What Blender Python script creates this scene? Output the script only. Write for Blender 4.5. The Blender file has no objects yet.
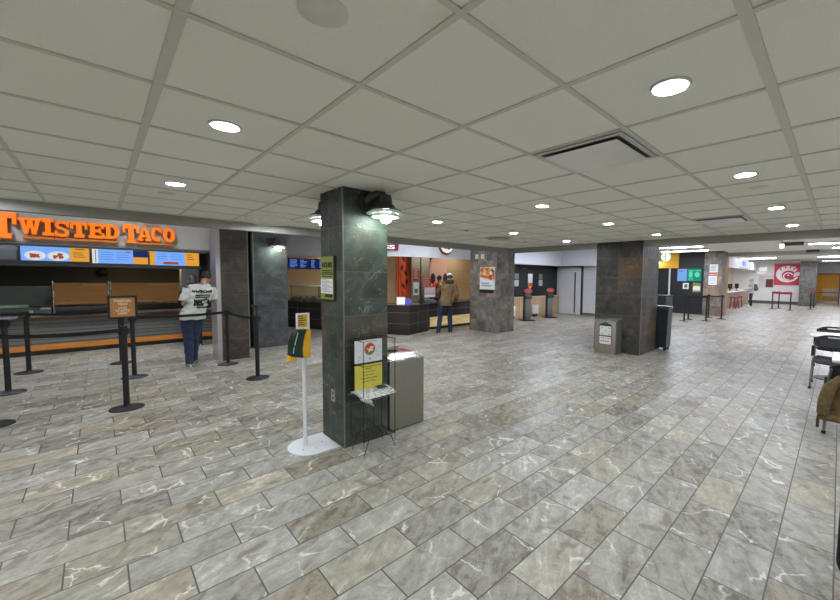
import bpy, bmesh, math, random
from mathutils import Vector, Matrix
random.seed(7)
PI = math.pi
SC = bpy.context.scene
COL = SC.collection
V3 = Vector
ZC = 2.43      # dropped ceiling height
ZH = 2.90      # higher ceiling past the soffit

# ------------------------------------------------------------------ colours and materials
def lin(c):
    c = c / 255.0
    return c / 12.92 if c <= .04045 else ((c + .055) / 1.055) ** 2.4
def rgb(r, g, b): return (lin(r), lin(g), lin(b), 1.0)

class NT:
    """small helper around a node tree"""
    def __init__(s, name):
        s.m = bpy.data.materials.new(name); s.m.use_nodes = True
        s.t = s.m.node_tree; s.n = s.t.nodes; s.n.clear()
        s.out = s.n.new('ShaderNodeOutputMaterial'); s.b = s.n.new('ShaderNodeBsdfPrincipled')
        s.t.links.new(s.b.outputs[0], s.out.inputs[0])
    def link(s, a, b): s.t.links.new(a, b)
    def setin(s, inp, v):
        if isinstance(v, bpy.types.NodeSocket): s.link(v, inp)
        elif v is not None:
            try: inp.default_value = v
            except Exception:
                inp.default_value = (v, v, v) if isinstance(v, (int, float)) else tuple(v)[:3]
    def math(s, op, a, b=None, c=None):
        n = s.n.new('ShaderNodeMath'); n.operation = op
        for i, v in enumerate((a, b, c)):
            if v is not None: s.setin(n.inputs[i], v)
        return n.outputs[0]
    def mix(s, f, a, b, mode='MIX'):
        n = s.n.new('ShaderNodeMix'); n.data_type = 'RGBA'; n.blend_type = mode
        s.setin(n.inputs[0], f); s.setin(n.inputs[6], a); s.setin(n.inputs[7], b)
        return n.outputs[2]
    def comb(s, x, y, z):
        n = s.n.new('ShaderNodeCombineXYZ')
        for i, v in enumerate((x, y, z)): s.setin(n.inputs[i], v)
        return n.outputs[0]
    def sep(s, v):
        n = s.n.new('ShaderNodeSeparateXYZ'); s.link(v, n.inputs[0]); return n.outputs
    def pos(s): return s.n.new('ShaderNodeNewGeometry').outputs['Position']
    def nrm(s): return s.n.new('ShaderNodeNewGeometry').outputs['True Normal']
    def obj(s): return s.n.new('ShaderNodeTexCoord').outputs['Object']
    def vadd(s, a, b, op='ADD'):
        n = s.n.new('ShaderNodeVectorMath'); n.operation = op
        s.setin(n.inputs[0], a); s.setin(n.inputs[1], b); return n.outputs[0]
    def noise(s, v, scale, detail=4, rough=.55, dist=0.0):
        n = s.n.new('ShaderNodeTexNoise'); s.setin(n.inputs['Vector'], v)
        n.inputs['Scale'].default_value = scale; n.inputs['Detail'].default_value = detail
        n.inputs['Roughness'].default_value = rough; n.inputs['Distortion'].default_value = dist
        return n.outputs[0]
    def white(s, v):
        n = s.n.new('ShaderNodeTexWhiteNoise'); n.noise_dimensions = '3D'; s.setin(n.inputs['Vector'], v)
        return n.outputs
    def ramp(s, f, stops, interp='LINEAR'):
        n = s.n.new('ShaderNodeValToRGB'); s.link(f, n.inputs[0]); e = n.color_ramp.elements
        n.color_ramp.interpolation = interp
        while len(e) > len(stops): e.remove(e[-1])
        while len(e) < len(stops): e.new(1.0)
        for i, (p, c) in enumerate(stops):
            e[i].position = p; e[i].color = c if len(c) == 4 else (*c, 1)
        return n.outputs[0]
    def bump(s, h, strength=.2, dist=.01):
        n = s.n.new('ShaderNodeBump'); n.inputs['Strength'].default_value = strength
        n.inputs['Distance'].default_value = dist; s.link(h, n.inputs['Height'])
        s.link(n.outputs[0], s.b.inputs['Normal'])
    def fin(s, col=None, rough=.5, metal=0.0, spec=None):
        if col is not None: s.setin(s.b.inputs['Base Color'], col)
        s.setin(s.b.inputs['Roughness'], rough); s.setin(s.b.inputs['Metallic'], metal)
        if spec is not None: s.b.inputs['Specular IOR Level'].default_value = spec
        return s.m

def g1(v): return (v, v, v, 1)
_mc = {}
def M(name, c=(128, 128, 128), rough=.5, metal=0.0, var=.08, scale=14, bump=0.0, spec=None):
    """plain surface with a little procedural variation in tone"""
    if name in _mc: return _mc[name]
    t = NT(name); base = rgb(*c)
    n = t.noise(t.obj(), scale, 3)
    d = tuple(x * (1 - var) for x in base[:3]) + (1,); l = tuple(min(1, x * (1 + var)) for x in base[:3]) + (1,)
    col = t.ramp(n, [(.3, d), (.7, l)])
    if bump: t.bump(n, bump, .005)
    _mc[name] = t.fin(col, rough, metal, spec); return _mc[name]
def EM(name, c, strength=1.0, var=.0):
    """something that gives off light: a lamp or a screen"""
    if name in _mc: return _mc[name]
    t = NT(name); t.n.remove(t.b); e = t.n.new('ShaderNodeEmission')
    e.inputs[0].default_value = rgb(*c); e.inputs[1].default_value = strength
    t.link(e.outputs[0], t.out.inputs[0]); _mc[name] = t.m; return t.m
def brushed(name, c, rough=.32, axis=2):
    t = NT(name); x, y, z = t.sep(t.obj())
    v = t.comb(t.math('MULTIPLY', x, 300 if axis != 0 else 3), t.math('MULTIPLY', y, 300 if axis != 1 else 3), t.math('MULTIPLY', z, 300 if axis != 2 else 3))
    n = t.noise(v, 1.0, 2)
    b = rgb(*c)[:3]
    col = t.ramp(n, [(.3, tuple(q * .95 for q in b)), (.7, tuple(min(1, q * 1.04) for q in b))])
    big = t.noise(t.obj(), 3, 3)
    return t.fin(col, t.math('ADD', t.math('MULTIPLY', big, .25), rough - .1), .9)
def glass(name, tint=(235, 245, 245), rough=.02):
    t = NT(name); t.n.remove(t.b)
    a = t.n.new('ShaderNodeBsdfTransparent'); a.inputs[0].default_value = rgb(*tint)
    g = t.n.new('ShaderNodeBsdfGlossy'); g.inputs['Roughness'].default_value = rough
    lw = t.n.new('ShaderNodeLayerWeight'); f = t.math('ADD', t.math('MULTIPLY', t.math('POWER', lw.outputs['Facing'], 4.0), .4), .04)
    mx = t.n.new('ShaderNodeMixShader'); t.link(f, mx.inputs[0]); t.link(a.outputs[0], mx.inputs[1]); t.link(g.outputs[0], mx.inputs[2])
    t.link(mx.outputs[0], t.out.inputs[0]); return t.m

def floor_mat():
    W = .2507
    t = NT('stone_look_floor_tile'); x, y, z = t.sep(t.pos())
    yy = t.math('DIVIDE', t.math('SUBTRACT', y, .1937), W); row = t.math('FLOOR', yy)
    par = t.math('MODULO', t.math('ABSOLUTE', row), 2.0)
    xx = t.math('ADD', t.math('DIVIDE', t.math('SUBTRACT', x, .8117), 2 * W), t.math('MULTIPLY', par, .5))
    colm = t.math('FLOOR', xx)
    fx = t.math('MULTIPLY', t.math('FRACT', xx), 2 * W); fy = t.math('MULTIPLY', t.math('FRACT', yy), W)
    ex = t.math('MINIMUM', fx, t.math('SUBTRACT', 2 * W, fx)); ey = t.math('MINIMUM', fy, t.math('SUBTRACT', W, fy))
    e = t.math('MINIMUM', ex, ey)
    rnd = t.white(t.comb(colm, row, 0.0)); rv, rc = rnd[0], rnd[1]
    # each tile shows its own piece of printed stone
    off = t.vadd(rc, (37, 53, 11), 'MULTIPLY')
    p = t.vadd(t.comb(fx, fy, 0.0), off)
    warp = t.noise(p, 3.5, 5, .6)
    px, py, pz = t.sep(p)
    # strata running mostly across the tile
    sgn = t.math('ADD', .35, t.math('MULTIPLY', t.sep(rc)[2], .8))
    wx = t.math('ADD', t.math('MULTIPLY', px, 3.5), t.math('MULTIPLY', py, 3.0))
    wy = t.math('SUBTRACT', t.math('MULTIPLY', py, 11.0), t.math('MULTIPLY', t.math('MULTIPLY', px, 8.0), sgn))
    st = t.noise(t.comb(wx, wy, pz), .9, 10, .74, .7)
    cloud = t.noise(p, 13, 12, .80, .3)
    tone = t.math('ADD', t.math('ADD', t.math('MULTIPLY', st, .55), t.math('MULTIPLY', cloud, .45)), t.math('MULTIPLY', t.math('SUBTRACT', rv, .5), .11))
    col = t.ramp(tone, [(.36, rgb(88, 78, 67)), (.42, rgb(123, 116, 105)), (.48, rgb(145, 141, 131)), (.54, rgb(158, 155, 146)), (.60, rgb(176, 173, 163)), (.66, rgb(212, 208, 196))])
    # warm or cool tint per tile
    tint = t.ramp(t.sep(rc)[1], [(0, rgb(255, 242, 220)), (.25, rgb(255, 250, 238)), (.45, rgb(250, 249, 245)), (1, rgb(252, 251, 246))])
    col = t.mix(.8, col, tint, 'MULTIPLY')
    # brown patches
    bp = t.noise(p, 4.2, 4, .5, .6)
    col = t.mix(t.math('MULTIPLY', t.ramp(bp, [(.61, g1(0)), (.655, g1(1))]), .6), col, rgb(112, 94, 80))
    # thin pale veins
    vn = t.n.new('ShaderNodeTexVoronoi'); vn.feature = 'DISTANCE_TO_EDGE'; vn.inputs['Scale'].default_value = 3.1
    t.link(t.vadd(p, t.vadd(t.comb(warp, t.noise(p, 5, 4), 0.0), (.30, .30, 0), 'MULTIPLY')), vn.inputs['Vector'])
    ve = t.math('MULTIPLY', t.ramp(vn.outputs[0], [(0, g1(1)), (.026, g1(0))]), t.ramp(t.noise(p, 4, 2), [(.52, g1(0)), (.6, g1(1))]))
    col = t.mix(t.math('MULTIPLY', ve, .85), col, rgb(226, 223, 211))
    vd = t.n.new('ShaderNodeTexVoronoi'); vd.feature = 'DISTANCE_TO_EDGE'; vd.inputs['Scale'].default_value = 5.3
    t.link(t.vadd(p, t.vadd(t.comb(st, warp, 0.0), (.4, .3, 0), 'MULTIPLY')), vd.inputs['Vector'])
    vde = t.math('MULTIPLY', t.ramp(vd.outputs[0], [(0, g1(1)), (.015, g1(0))]), t.ramp(cloud, [(.5, g1(0)), (.6, g1(1))]))
    col = t.mix(t.math('MULTIPLY', vde, .5), col, rgb(95, 86, 78))
    gm = t.ramp(t.math('DIVIDE', e, .006), [(.5, g1(1)), (.78, g1(0))])
    col = t.mix(gm, col, rgb(74, 70, 62))
    h = t.math('ADD', t.math('MULTIPLY', t.math('SUBTRACT', 1.0, gm), 1.0), t.math('MULTIPLY', st, .35))
    t.bump(h, .35, .003)
    return t.fin(col, t.math('ADD', .29, t.math('MULTIPLY', cloud, .22)), 0, .5)

def slate_mat(name, stops, hx=.46, hz=.415, ox=0.0, oz=0.0, vein=.5, seed=0, half=False):
    t = NT(name); x, y, z = t.sep(t.pos()); nx, ny, nz = t.sep(t.nrm())
    facex = t.math('GREATER_THAN', t.math('ABSOLUTE', nx), .5)
    hcoord = t.math('ADD', t.math('MULTIPLY', facex, t.math('SUBTRACT', y, ox)), t.math('MULTIPLY', t.math('SUBTRACT', 1.0, facex), t.math('SUBTRACT', x, ox)))
    zz = t.math('DIVIDE', t.math('SUBTRACT', z, oz), hz); row = t.math('FLOOR', zz)
    hh = t.math('DIVIDE', hcoord, hx)
    if half: hh = t.math('ADD', hh, t.math('MULTIPLY', t.math('MODULO', t.math('ABSOLUTE', row), 2.0), .5))
    cl = t.math('FLOOR', hh)
    ez = t.math('MULTIPLY', t.math('PINGPONG', zz, .5), hz); eh = t.math('MULTIPLY', t.math('PINGPONG', hh, .5), hx)
    e = t.math('MINIMUM', ez, eh)
    rnd = t.white(t.comb(t.math('ADD', cl, t.math('MULTIPLY', facex, 17.3)), row, float(seed)))
    p = t.vadd(t.pos(), t.vadd(rnd[1], (9, 7, 5), 'MULTIPLY'))
    base = t.ramp(rnd[0], stops, 'LINEAR')
    n1 = t.noise(p, 2.6, 8, .62, 1.2); n2 = t.noise(p, 9, 5, .6, .5)
    col = t.mix(1.0, base, t.ramp(n1, [(.3, g1(.45)), (.5, g1(.95)), (.68, g1(1.6))]), 'MULTIPLY')
    rust = t.math('MULTIPLY', t.ramp(t.noise(p, 3.3, 5, .6, .8), [(.56, g1(0)), (.68, g1(1))]), t.sep(rnd[1])[2])
    col = t.mix(t.math('MULTIPLY', rust, .7), col, rgb(104, 82, 56))
    vn = t.n.new('ShaderNodeTexVoronoi'); vn.feature = 'DISTANCE_TO_EDGE'; vn.inputs['Scale'].default_value = 2.2
    t.link(t.vadd(p, t.vadd(t.comb(n1, n2, n1), (.8, .8, .8), 'MULTIPLY')), vn.inputs['Vector'])
    ve = t.math('MULTIPLY', t.ramp(vn.outputs[0], [(0, g1(1)), (.018, g1(0))]), t.ramp(n2, [(.45, g1(0)), (.6, g1(1))]))
    col = t.mix(t.math('MULTIPLY', ve, vein), col, rgb(150, 152, 135))
    gm = t.ramp(e, [(.0022, g1(1)), (.0034, g1(0))])
    col = t.mix(gm, col, rgb(104, 104, 96))
    t.bump(t.math('ADD', n1, t.math('MULTIPLY', n2, .4)), .35, .01)
    return t.fin(col, t.math('ADD', .40, t.math('MULTIPLY', n2, .25)), 0, .5)

def ceil_mat():
    t = NT('ceiling_panel'); n = t.noise(t.pos(), 260, 2); x, y, z = t.sep(t.pos())
    cid = t.white(t.comb(t.math('FLOOR', t.math('DIVIDE', t.math('SUBTRACT', x, .2104), .61)), t.math('FLOOR', t.math('DIVIDE', t.math('SUBTRACT', y, .2415), .61)), 0.0))[0]
    base = t.mix(cid, rgb(236, 235, 226), rgb(240, 239, 231))
    speck = t.ramp(n, [(.33, g1(.86)), (.42, g1(1))])
    t.bump(n, .12, .002)
    return t.fin(t.mix(1.0, base, speck, 'MULTIPLY'), .85)
def line_mat(name, base, line, period, width, axis='z', var=.1, rough=.6, metal=0.0, grain=False, bumpy=.3):
    """boards or slats: narrow joints repeated along one axis"""
    t = NT(name); s = dict(zip('xyz', t.sep(t.pos())))
    c = t.math('ADD', s['x'], s['y']) if axis == 'h' else s[axis]
    q = t.math('DIVIDE', c, period); e = t.math('MULTIPLY', t.math('PINGPONG', q, .5), period)
    rv = t.white(t.comb(t.math('FLOOR', q), 0.0, 0.0))[0]
    b = rgb(*base)
    v = t.comb(s['x'], s['y'], s['z'])
    if grain:
        v = t.comb(t.math('MULTIPLY', s['x'], 1.5 if axis == 'z' else 30), t.math('MULTIPLY', s['y'], 1.5 if axis == 'z' else 30), t.math('MULTIPLY', s['z'], 40 if axis == 'z' else 1.5))
    n = t.noise(v, 1.0 if grain else 12, 4)
    tone = t.math('ADD', t.math('MULTIPLY', n, .6), t.math('MULTIPLY', rv, .4))
    col = t.ramp(tone, [(.3, tuple(k * (1 - var) for k in b[:3])), (.7, tuple(min(1, k * (1 + var)) for k in b[:3]))])
    gm = t.ramp(e, [(width * .5, g1(1)), (width * .5 + .001, g1(0))])
    col = t.mix(gm, col, rgb(*line)); t.bump(t.math('SUBTRACT', 1.0, gm), bumpy, .004)
    return t.fin(col, rough, metal)
def brick_mat(name, c, mort, w, h, m, rough=.4, half=True, spec=.5, var=.08):
    t = NT(name); x, y, z = t.sep(t.pos()); nx, ny, nz = t.sep(t.nrm())
    hc = t.math('ADD', x, y)
    br = t.n.new('ShaderNodeTexBrick'); t.link(t.comb(hc, z, 0.0), br.inputs['Vector'])
    br.offset = .5 if half else 0.0
    b = rgb(*c)
    br.inputs['Color1'].default_value = tuple(k * (1 - var) for k in b[:3]) + (1,); br.inputs['Color2'].default_value = tuple(min(1, k * (1 + var)) for k in b[:3]) + (1,)
    br.inputs['Mortar'].default_value = rgb(*mort); br.inputs['Scale'].default_value = 1.0
    br.inputs['Mortar Size'].default_value = m; br.inputs['Brick Width'].default_value = w; br.inputs['Row Height'].default_value = h
    t.bump(t.math('SUBTRACT', 1.0, br.outputs['Fac']), .3, .004)
    return t.fin(br.outputs['Color'], rough, 0, spec)
def wood_mat(name, c, dark, along='x', rough=.5, period=None):
    t = NT(name); s = dict(zip('xyz', t.sep(t.obj())))
    k = {a: (2.0 if a == along else 26.0) for a in 'xyz'}
    n = t.noise(t.comb(*[t.math('MULTIPLY', s[a], k[a]) for a in 'xyz']), 1.0, 6, .6, .5)
    col = t.ramp(n, [(.3, rgb(*dark)), (.65, rgb(*c))]); t.bump(n, .08, .003)
    return t.fin(col, rough)

# ------------------------------------------------------------------ objects
def tag(o, label=None, cat=None, group=None, kind=None):
    if label: o['label'] = label
    if cat: o['category'] = cat
    if group: o['group'] = group
    if kind: o['kind'] = kind
    return o
def thing(name, label, cat, loc=(0, 0, 0), rz=0.0, group=None):
    o = bpy.data.objects.new(name, None); o.empty_display_size = .1; COL.objects.link(o)
    o.location = loc; o.rotation_euler = (0, 0, rz)
    return tag(o, label, cat, group)
def pm(parent):
    m = Matrix.Identity(4)
    chain = []
    while parent is not None: chain.append(parent); parent = parent.parent
    for p in reversed(chain): m = m @ (Matrix.Translation(p.location) @ p.rotation_euler.to_matrix().to_4x4())
    return m
class MB:
    """collects shapes, then links them as ONE mesh object.  Coordinates are world ones unless local=True."""
    def __init__(s): s.bm = bmesh.new(); s.mi = 0
    def _setm(s, fs):
        for f in fs: f.material_index = s.mi
    def box(s, x0, x1, y0, y1, z0, z1, bev=0.0, M4=None):
        r = bmesh.ops.create_cube(s.bm, size=1.0); vs = r['verts']
        for v in vs:
            v.co = V3(((x0 + x1) / 2 + v.co.x * (x1 - x0), (y0 + y1) / 2 + v.co.y * (y1 - y0), (z0 + z1) / 2 + v.co.z * (z1 - z0)))
        fs = set(f for v in vs for f in v.link_faces)
        if bev:
            bev = min(bev, abs(x1 - x0) * .45, abs(y1 - y0) * .45, abs(z1 - z0) * .45)
            es = list(set(e for v in vs for e in v.link_edges))
            r = bmesh.ops.bevel(s.bm, geom=es, offset=bev, segments=2, affect='EDGES', profile=.6)
            fs = set(r['faces']) | set(f for f in fs if f.is_valid)
            vs = list(set(v for f in fs for v in f.verts))
        s._setm(fs)
        if M4 is not None:
            for v in vs: v.co = M4 @ v.co
        return s
    def grid_loft(s, rings, close=True, caps=True):
        vr = [[s.bm.verts.new(V3(p)) for p in r] for r in rings]; n = len(rings[0]); fs = []
        for a, b in zip(vr, vr[1:]):
            for i in range(n if close else n - 1):
                j = (i + 1) % n
                try: fs.append(s.bm.faces.new((a[i], a[j], b[j], b[i])))
                except ValueError: pass
        if caps:
            for r in (vr[0][::-1], vr[-1]):
                try: fs.append(s.bm.faces.new(r))
                except ValueError: pass
        s._setm(fs); return s
    def tube(s, pts, r, seg=10, caps=True, closed=False, flat=None):
        pts = [V3(p) for p in pts]; rs = r if isinstance(r, (list, tuple)) else [r] * len(pts)
        rings = []; up = None
        for i, p in enumerate(pts):
            d = (pts[min(i + 1, len(pts) - 1)] - pts[max(i - 1, 0)]) if not closed else (pts[(i + 1) % len(pts)] - pts[i - 1])
            d.normalize()
            if up is None: up = V3((0, 0, 1)) if abs(d.z) < .9 else V3((1, 0, 0))
            u = up - d * up.dot(d)
            if u.length < 1e-4: u = V3((0, 1, 0)) - d * d.y
            u.normalize(); w = d.cross(u); up = u
            rings.append([p + (u * math.cos(a) + w * math.sin(a) * (flat or 1)) * rs[i] for a in [2 * PI * k / seg for k in range(seg)]])
        if closed: rings.append(rings[0]); caps = False
        return s.grid_loft(rings, True, caps)
    def cyl(s, x, y, z0, z1, r, seg=24, r2=None, bev=0.0):
        r2 = r if r2 is None else r2
        prof = [(r, z0), (r2, z1)] if not bev else [(r - bev, z0), (r, z0 + bev), (r2, z1 - bev), (r2 - bev, z1)]
        return s.lathe(x, y, prof, seg)
    def lathe(s, x, y, prof, seg=24, caps=True):
        rings = [[(x + r * math.cos(2 * PI * k / seg), y + r * math.sin(2 * PI * k / seg), z) for k in range(seg)] for r, z in prof]
        return s.grid_loft(rings, True, caps)
    def prism(s, poly, d, o=(0, 0, 0), r=(1, 0, 0), u=(0, 0, 1), d0=0.0):
        """polygon in the plane (o, r, u), extruded by d along the normal r x u from d0"""
        o, r, u = V3(o), V3(r), V3(u); n = r.cross(u)
        a = [o + r * p[0] + u * p[1] + n * d0 for p in poly]; b = [q + n * (d - d0) for q in a]
        return s.grid_loft([a, b])
    def sphere(s, c, rx, ry=None, rz=None, seg=16, rings=10, M4=None):
        ry = rx if ry is None else ry; rz = rx if rz is None else rz
        res = bmesh.ops.create_uvsphere(s.bm, u_segments=seg, v_segments=rings, radius=1.0)
        for v in res['verts']:
            q = V3((v.co.x * rx, v.co.y * ry, v.co.z * rz)); v.co = V3(c) + (M4 @ q if M4 else q)
        s._setm(set(f for v in res['verts'] for f in v.link_faces)); return s
    def mesh(s, name):
        bmesh.ops.recalc_face_normals(s.bm, faces=s.bm.faces); me = bpy.data.meshes.new(name); s.bm.to_mesh(me); s.bm.free(); return me
    def build(s, name, mats, parent=None, local=False, smooth=True, loc=None):
        me = s.mesh(name)
        for m in (mats if isinstance(mats, (list, tuple)) else [mats]): me.materials.append(m)
        if parent is not None and not local: me.transform(pm(parent).inverted())
        o = bpy.data.objects.new(name, me); COL.objects.link(o)
        if parent is not None: o.parent = parent
        elif not local:      # origin at the base centre
            co = [v.co for v in me.vertices]
            c = V3([(min(q[i] for q in co) + max(q[i] for q in co)) / 2 for i in range(3)]); c.z = min(q.z for q in co)
            if loc is not None: c = V3(loc)
            me.transform(Matrix.Translation(-c)); o.location = c
        if smooth and len(me.polygons):
            me.polygons.foreach_set('use_smooth', [True] * len(me.polygons))
            try: me.set_sharp_from_angle(angle=math.radians(38))
            except Exception: pass
        return o
def struct(name, mb, m, **k): return tag(mb.build(name, m, **k), kind='structure')
def copy_tree(o, parent=None, label=None):
    c = o.copy(); COL.objects.link(c)
    if parent is not None: c.parent = parent; c.matrix_parent_inverse = o.matrix_parent_inverse.copy()
    if label: c['label'] = label
    for ch in list(o.children): copy_tree(ch, c)
    return c
_tc = {}
def text_polys(s, bold=0.0):
    cu = bpy.data.curves.new('t', 'FONT'); cu.body = s; cu.size = 1.0; cu.offset = bold; cu.resolution_u = 3; cu.extrude = .5
    ob = bpy.data.objects.new('t', cu); me = ob.to_mesh().copy(); ob.to_mesh_clear()
    bpy.data.objects.remove(ob); bpy.data.curves.remove(cu); return me
class PL:
    """a flat thing's own plane: o = corner or centre, r = right, u = up; normal r x u faces the viewer of the sign"""
    def __init__(s, o, r=(1, 0, 0), u=(0, 0, 1)): s.o, s.r, s.u = V3(o), V3(r).normalized(), V3(u).normalized(); s.n = s.r.cross(s.u)
    def rect(s, mb, x0, x1, y0, y1, d1, d0=0.0, bev=0.0):
        m = Matrix.Identity(4)
        for i in range(3): m[i][0], m[i][1], m[i][2], m[i][3] = s.r[i], s.u[i], s.n[i], s.o[i]
        mb.box(x0, x1, y0, y1, d0, d1, bev, m); return mb
    def poly(s, mb, pts, d1, d0=0.0): mb.prism(pts, d1, s.o, s.r, s.u, d0); return mb
    def disc(s, mb, x, y, rad, d1, d0=0.0, seg=28, ry=None):
        return s.poly(mb, [(x + rad * math.cos(2 * PI * k / seg), y + (ry or rad) * math.sin(2 * PI * k / seg)) for k in range(seg)], d1, d0)
    def line(s, mb, pts, w, d1, d0=0.0):
        for a, b in zip(pts, pts[1:]):
            dx, dy = b[0] - a[0], b[1] - a[1]; L = math.hypot(dx, dy) or 1; px, py = -dy / L * w / 2, dx / L * w / 2
            s.poly(mb, [(a[0] - px, a[1] - py), (b[0] - px, b[1] - py), (b[0] + px, b[1] + py), (a[0] + px, a[1] + py)], d1, d0)
    def text(s, mb, txt, x0, x1, y0, y1, d1, d0=0.0, bold=.0):
        """text fitted to a rectangle"""
        me = text_polys(txt, bold); co = [v.co.copy() for v in me.vertices]
        if not co: return
        a0, a1 = min(c.x for c in co), max(c.x for c in co); b0, b1 = min(c.y for c in co), max(c.y for c in co)
        vs = []
        for c in co:
            px = x0 + (c.x - a0) / (a1 - a0) * (x1 - x0); py = y0 + (c.y - b0) / (b1 - b0) * (y1 - y0)
            vs.append(mb.bm.verts.new(s.o + s.r * px + s.u * py + s.n * (d1 if c.z > 0 else d0)))
        fs = []
        for p in me.polygons:
            try: fs.append(mb.bm.faces.new([vs[i] for i in p.vertices]))
            except ValueError: pass
        mb._setm(fs); bpy.data.meshes.remove(me)
LEFT = dict(r=(0, -1, 0))   # plane facing -X (towards smaller X)

# ------------------------------------------------------------------ shared materials
black = M('black_powder_coat', (14, 14, 15), .5)
dblack = M('deep_black', (9, 9, 10), .55)
white = M('white_plastic', (225, 226, 224), .4, var=.03)
paperw = M('white_paper', (224, 226, 224), .7, var=.03)
steel = brushed('brushed_stainless_steel', (168, 162, 152))
steel_l = brushed('polished_edge_steel', (200, 198, 192), .25)
chrome = M('chrome', (200, 200, 200), .18, 1.0)
greyp = M('grey_plastic', (95, 97, 100), .5)
EXPO, LAMP, FLUO, BULB = 0.0, 350.0, 58.0, 90.0
# ------------------------------------------------------------------ camera
def camera():
    f, yaw, pitch, roll, cx, cy = 370.2196, .7752, -.0613, .0106, 461.5428, 299.97
    fw = V3((math.sin(yaw) * math.cos(pitch), math.cos(yaw) * math.cos(pitch), math.sin(pitch)))
    r = V3((math.cos(yaw), -math.sin(yaw), 0)); u = r.cross(fw)
    r2 = r * math.cos(roll) + u * math.sin(roll); u2 = u * math.cos(roll) - r * math.sin(roll)
    cam = bpy.data.cameras.new('camera'); cam.sensor_width = 36; cam.sensor_fit = 'HORIZONTAL'
    cam.lens = f * 36 / 840; cam.shift_x = (420 - cx) / 840; cam.shift_y = 0; cam.clip_start = .05; cam.clip_end = 200
    o = bpy.data.objects.new('camera', cam); COL.objects.link(o)
    m = Matrix.Identity(4)
    for i in range(3): m[i][0], m[i][1], m[i][2] = r2[i], u2[i], -fw[i]
    m.translation = V3((0, 0, 1.62)); o.matrix_world = m; SC.camera = o
camera()
w = bpy.data.worlds.new('world'); SC.world = w; w.use_nodes = True
w.node_tree.nodes['Background'].inputs[0].default_value = (.75, .85, 1, 1); w.node_tree.nodes['Background'].inputs[1].default_value = .05
SC.view_settings.view_transform = 'Standard'; SC.view_settings.look = 'None'; SC.view_settings.gamma = 1; SC.view_settings.exposure = EXPO

# ------------------------------------------------------------------ room shell
XS, YS = 8.15, 6.45
struct('floor', MB().box(-6, 46, -6, 18, -.1, 0), floor_mat())
cm = ceil_mat()
struct('ceiling', MB().box(-6, XS, -6, YS, ZC, ZC + .05), cm)
gridm = M('painted_ceiling_tee', (206, 205, 195), .55, var=.03)
mb = MB()
x = .2104 - .61 * 10
while x < XS - .1:
    wd = .018 if abs(x - .2104) < .01 else .0125
    if x > -5.9: mb.box(x - wd, x + wd, -6, YS, ZC - .006, ZC - .0005)
    x += .61
y = .2415 - .61 * 10
while y < YS - .06:
    wd = .018 if abs(y - .2415) < .01 else .0125
    if y > -5.9: mb.box(-6, XS, y - wd, y + wd, ZC - .0068, ZC - .0008)
    y += .61
struct('trim_1', mb, gridm)
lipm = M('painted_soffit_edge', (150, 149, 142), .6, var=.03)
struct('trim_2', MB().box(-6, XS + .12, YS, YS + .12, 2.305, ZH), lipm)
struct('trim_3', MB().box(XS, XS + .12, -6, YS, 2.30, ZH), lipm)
hc = M('upper_ceiling_paint', (232, 231, 226), .8, var=.03)
mb = MB(); mb.box(-6, 46, YS + .12, 18, ZH, ZH + .05); mb.box(XS + .12, 46, -6, YS + .12, ZH, ZH + .05)
struct('ceiling', mb, hc)
wm = M('painted_wall', (196, 193, 182), .75, var=.03)
struct('wall_back', MB().box(-6, 46, -6.1, -6, 0, 3), wm)
struct('wall_left', MB().box(-6.1, -6, -6, 18, 0, 3), wm)
struct('wall_front', MB().box(-6, 46, 18, 18.1, 0, 3), wm)

# taco stand: fascia, back wall, side wall
fas = M('taco_fascia_paint', (206, 203, 196), .6, var=.03)
mb = MB(); mb.box(-5.5, 1.6, 8.6, 8.85, 2.085, ZH); struct('wall_taco_fascia', mb, fas)
struct('trim_4', MB().box(-5.5, 1.6, 8.57, 9.3, 2.055, 2.085), M('fascia_ledge', (120, 119, 113), .5))
dk = M('dark_kitchen_wall', (62, 60, 56), .6)
struct('wall_taco_kitchen', MB().box(-5.5, 2.35, 13.2, 13.3, 0, ZH), dk)
struct('wall_taco_side', MB().box(2.28, 2.36, 9.1, 13.2, 0, ZH), M('taco_side_wall_paint', (168, 165, 155), .7, var=.03))
struct('wall_taco_left', MB().box(-5.6, -5.5, 8.6, 13.2, 0, ZH), dk)
struct('ceiling_taco_kitchen', MB().box(-5.5, 2.28, 9.3, 13.2, 2.5, 2.55), M('kitchen_ceiling', (90, 88, 84), .8))

# wok counter place: white fascia bent round the front, wood tiled back wall
fw_ = M('white_fascia_panel', (226, 226, 230), .45, var=.02)
FP = [(2.6, 13.6), (3.2, 12.6), (4.03, 11.45), (4.68, 10.55), (5.3, 9.8), (5.9, 9.12), (6.18, 8.86), (6.5, 8.7), (7.0, 8.62), (11.2, 8.6)]
def offset_line(pts, d):
    out = []
    for i, p in enumerate(pts):
        a, b = pts[max(i - 1, 0)], pts[min(i + 1, len(pts) - 1)]; t = V3((b[0] - a[0], b[1] - a[1], 0)).normalized()
        out.append((p[0] - t.y * d, p[1] + t.x * d))
    return out
def band(mb, pts, d0, d1, z0, z1):
    """wall that follows a line on the floor plan, d measured to the far side"""
    A = offset_line(pts, d0); B = offset_line(pts, d1)
    mb.grid_loft([[(a[0], a[1], z0), (b[0], b[1], z0), (b[0], b[1], z1), (a[0], a[1], z1)] for a, b in zip(A, B)]); return mb
struct('wall_wok_fascia', band(MB(), FP, 0, .12, 2.2, ZH), fw_)
wt = brick_mat('tan_wood_look_wall_tile', (186, 150, 104), (150, 122, 86), .62, .46, .004, .5, False, .4, .07)
struct('wall_wok_back', MB().box(3.0, 11.3, 13.4, 13.5, 0, ZH), wt)
struct('wall_wok_right', MB().box(11.2, 11.3, 8.75, 13.4, 0, ZH), wt)
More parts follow.
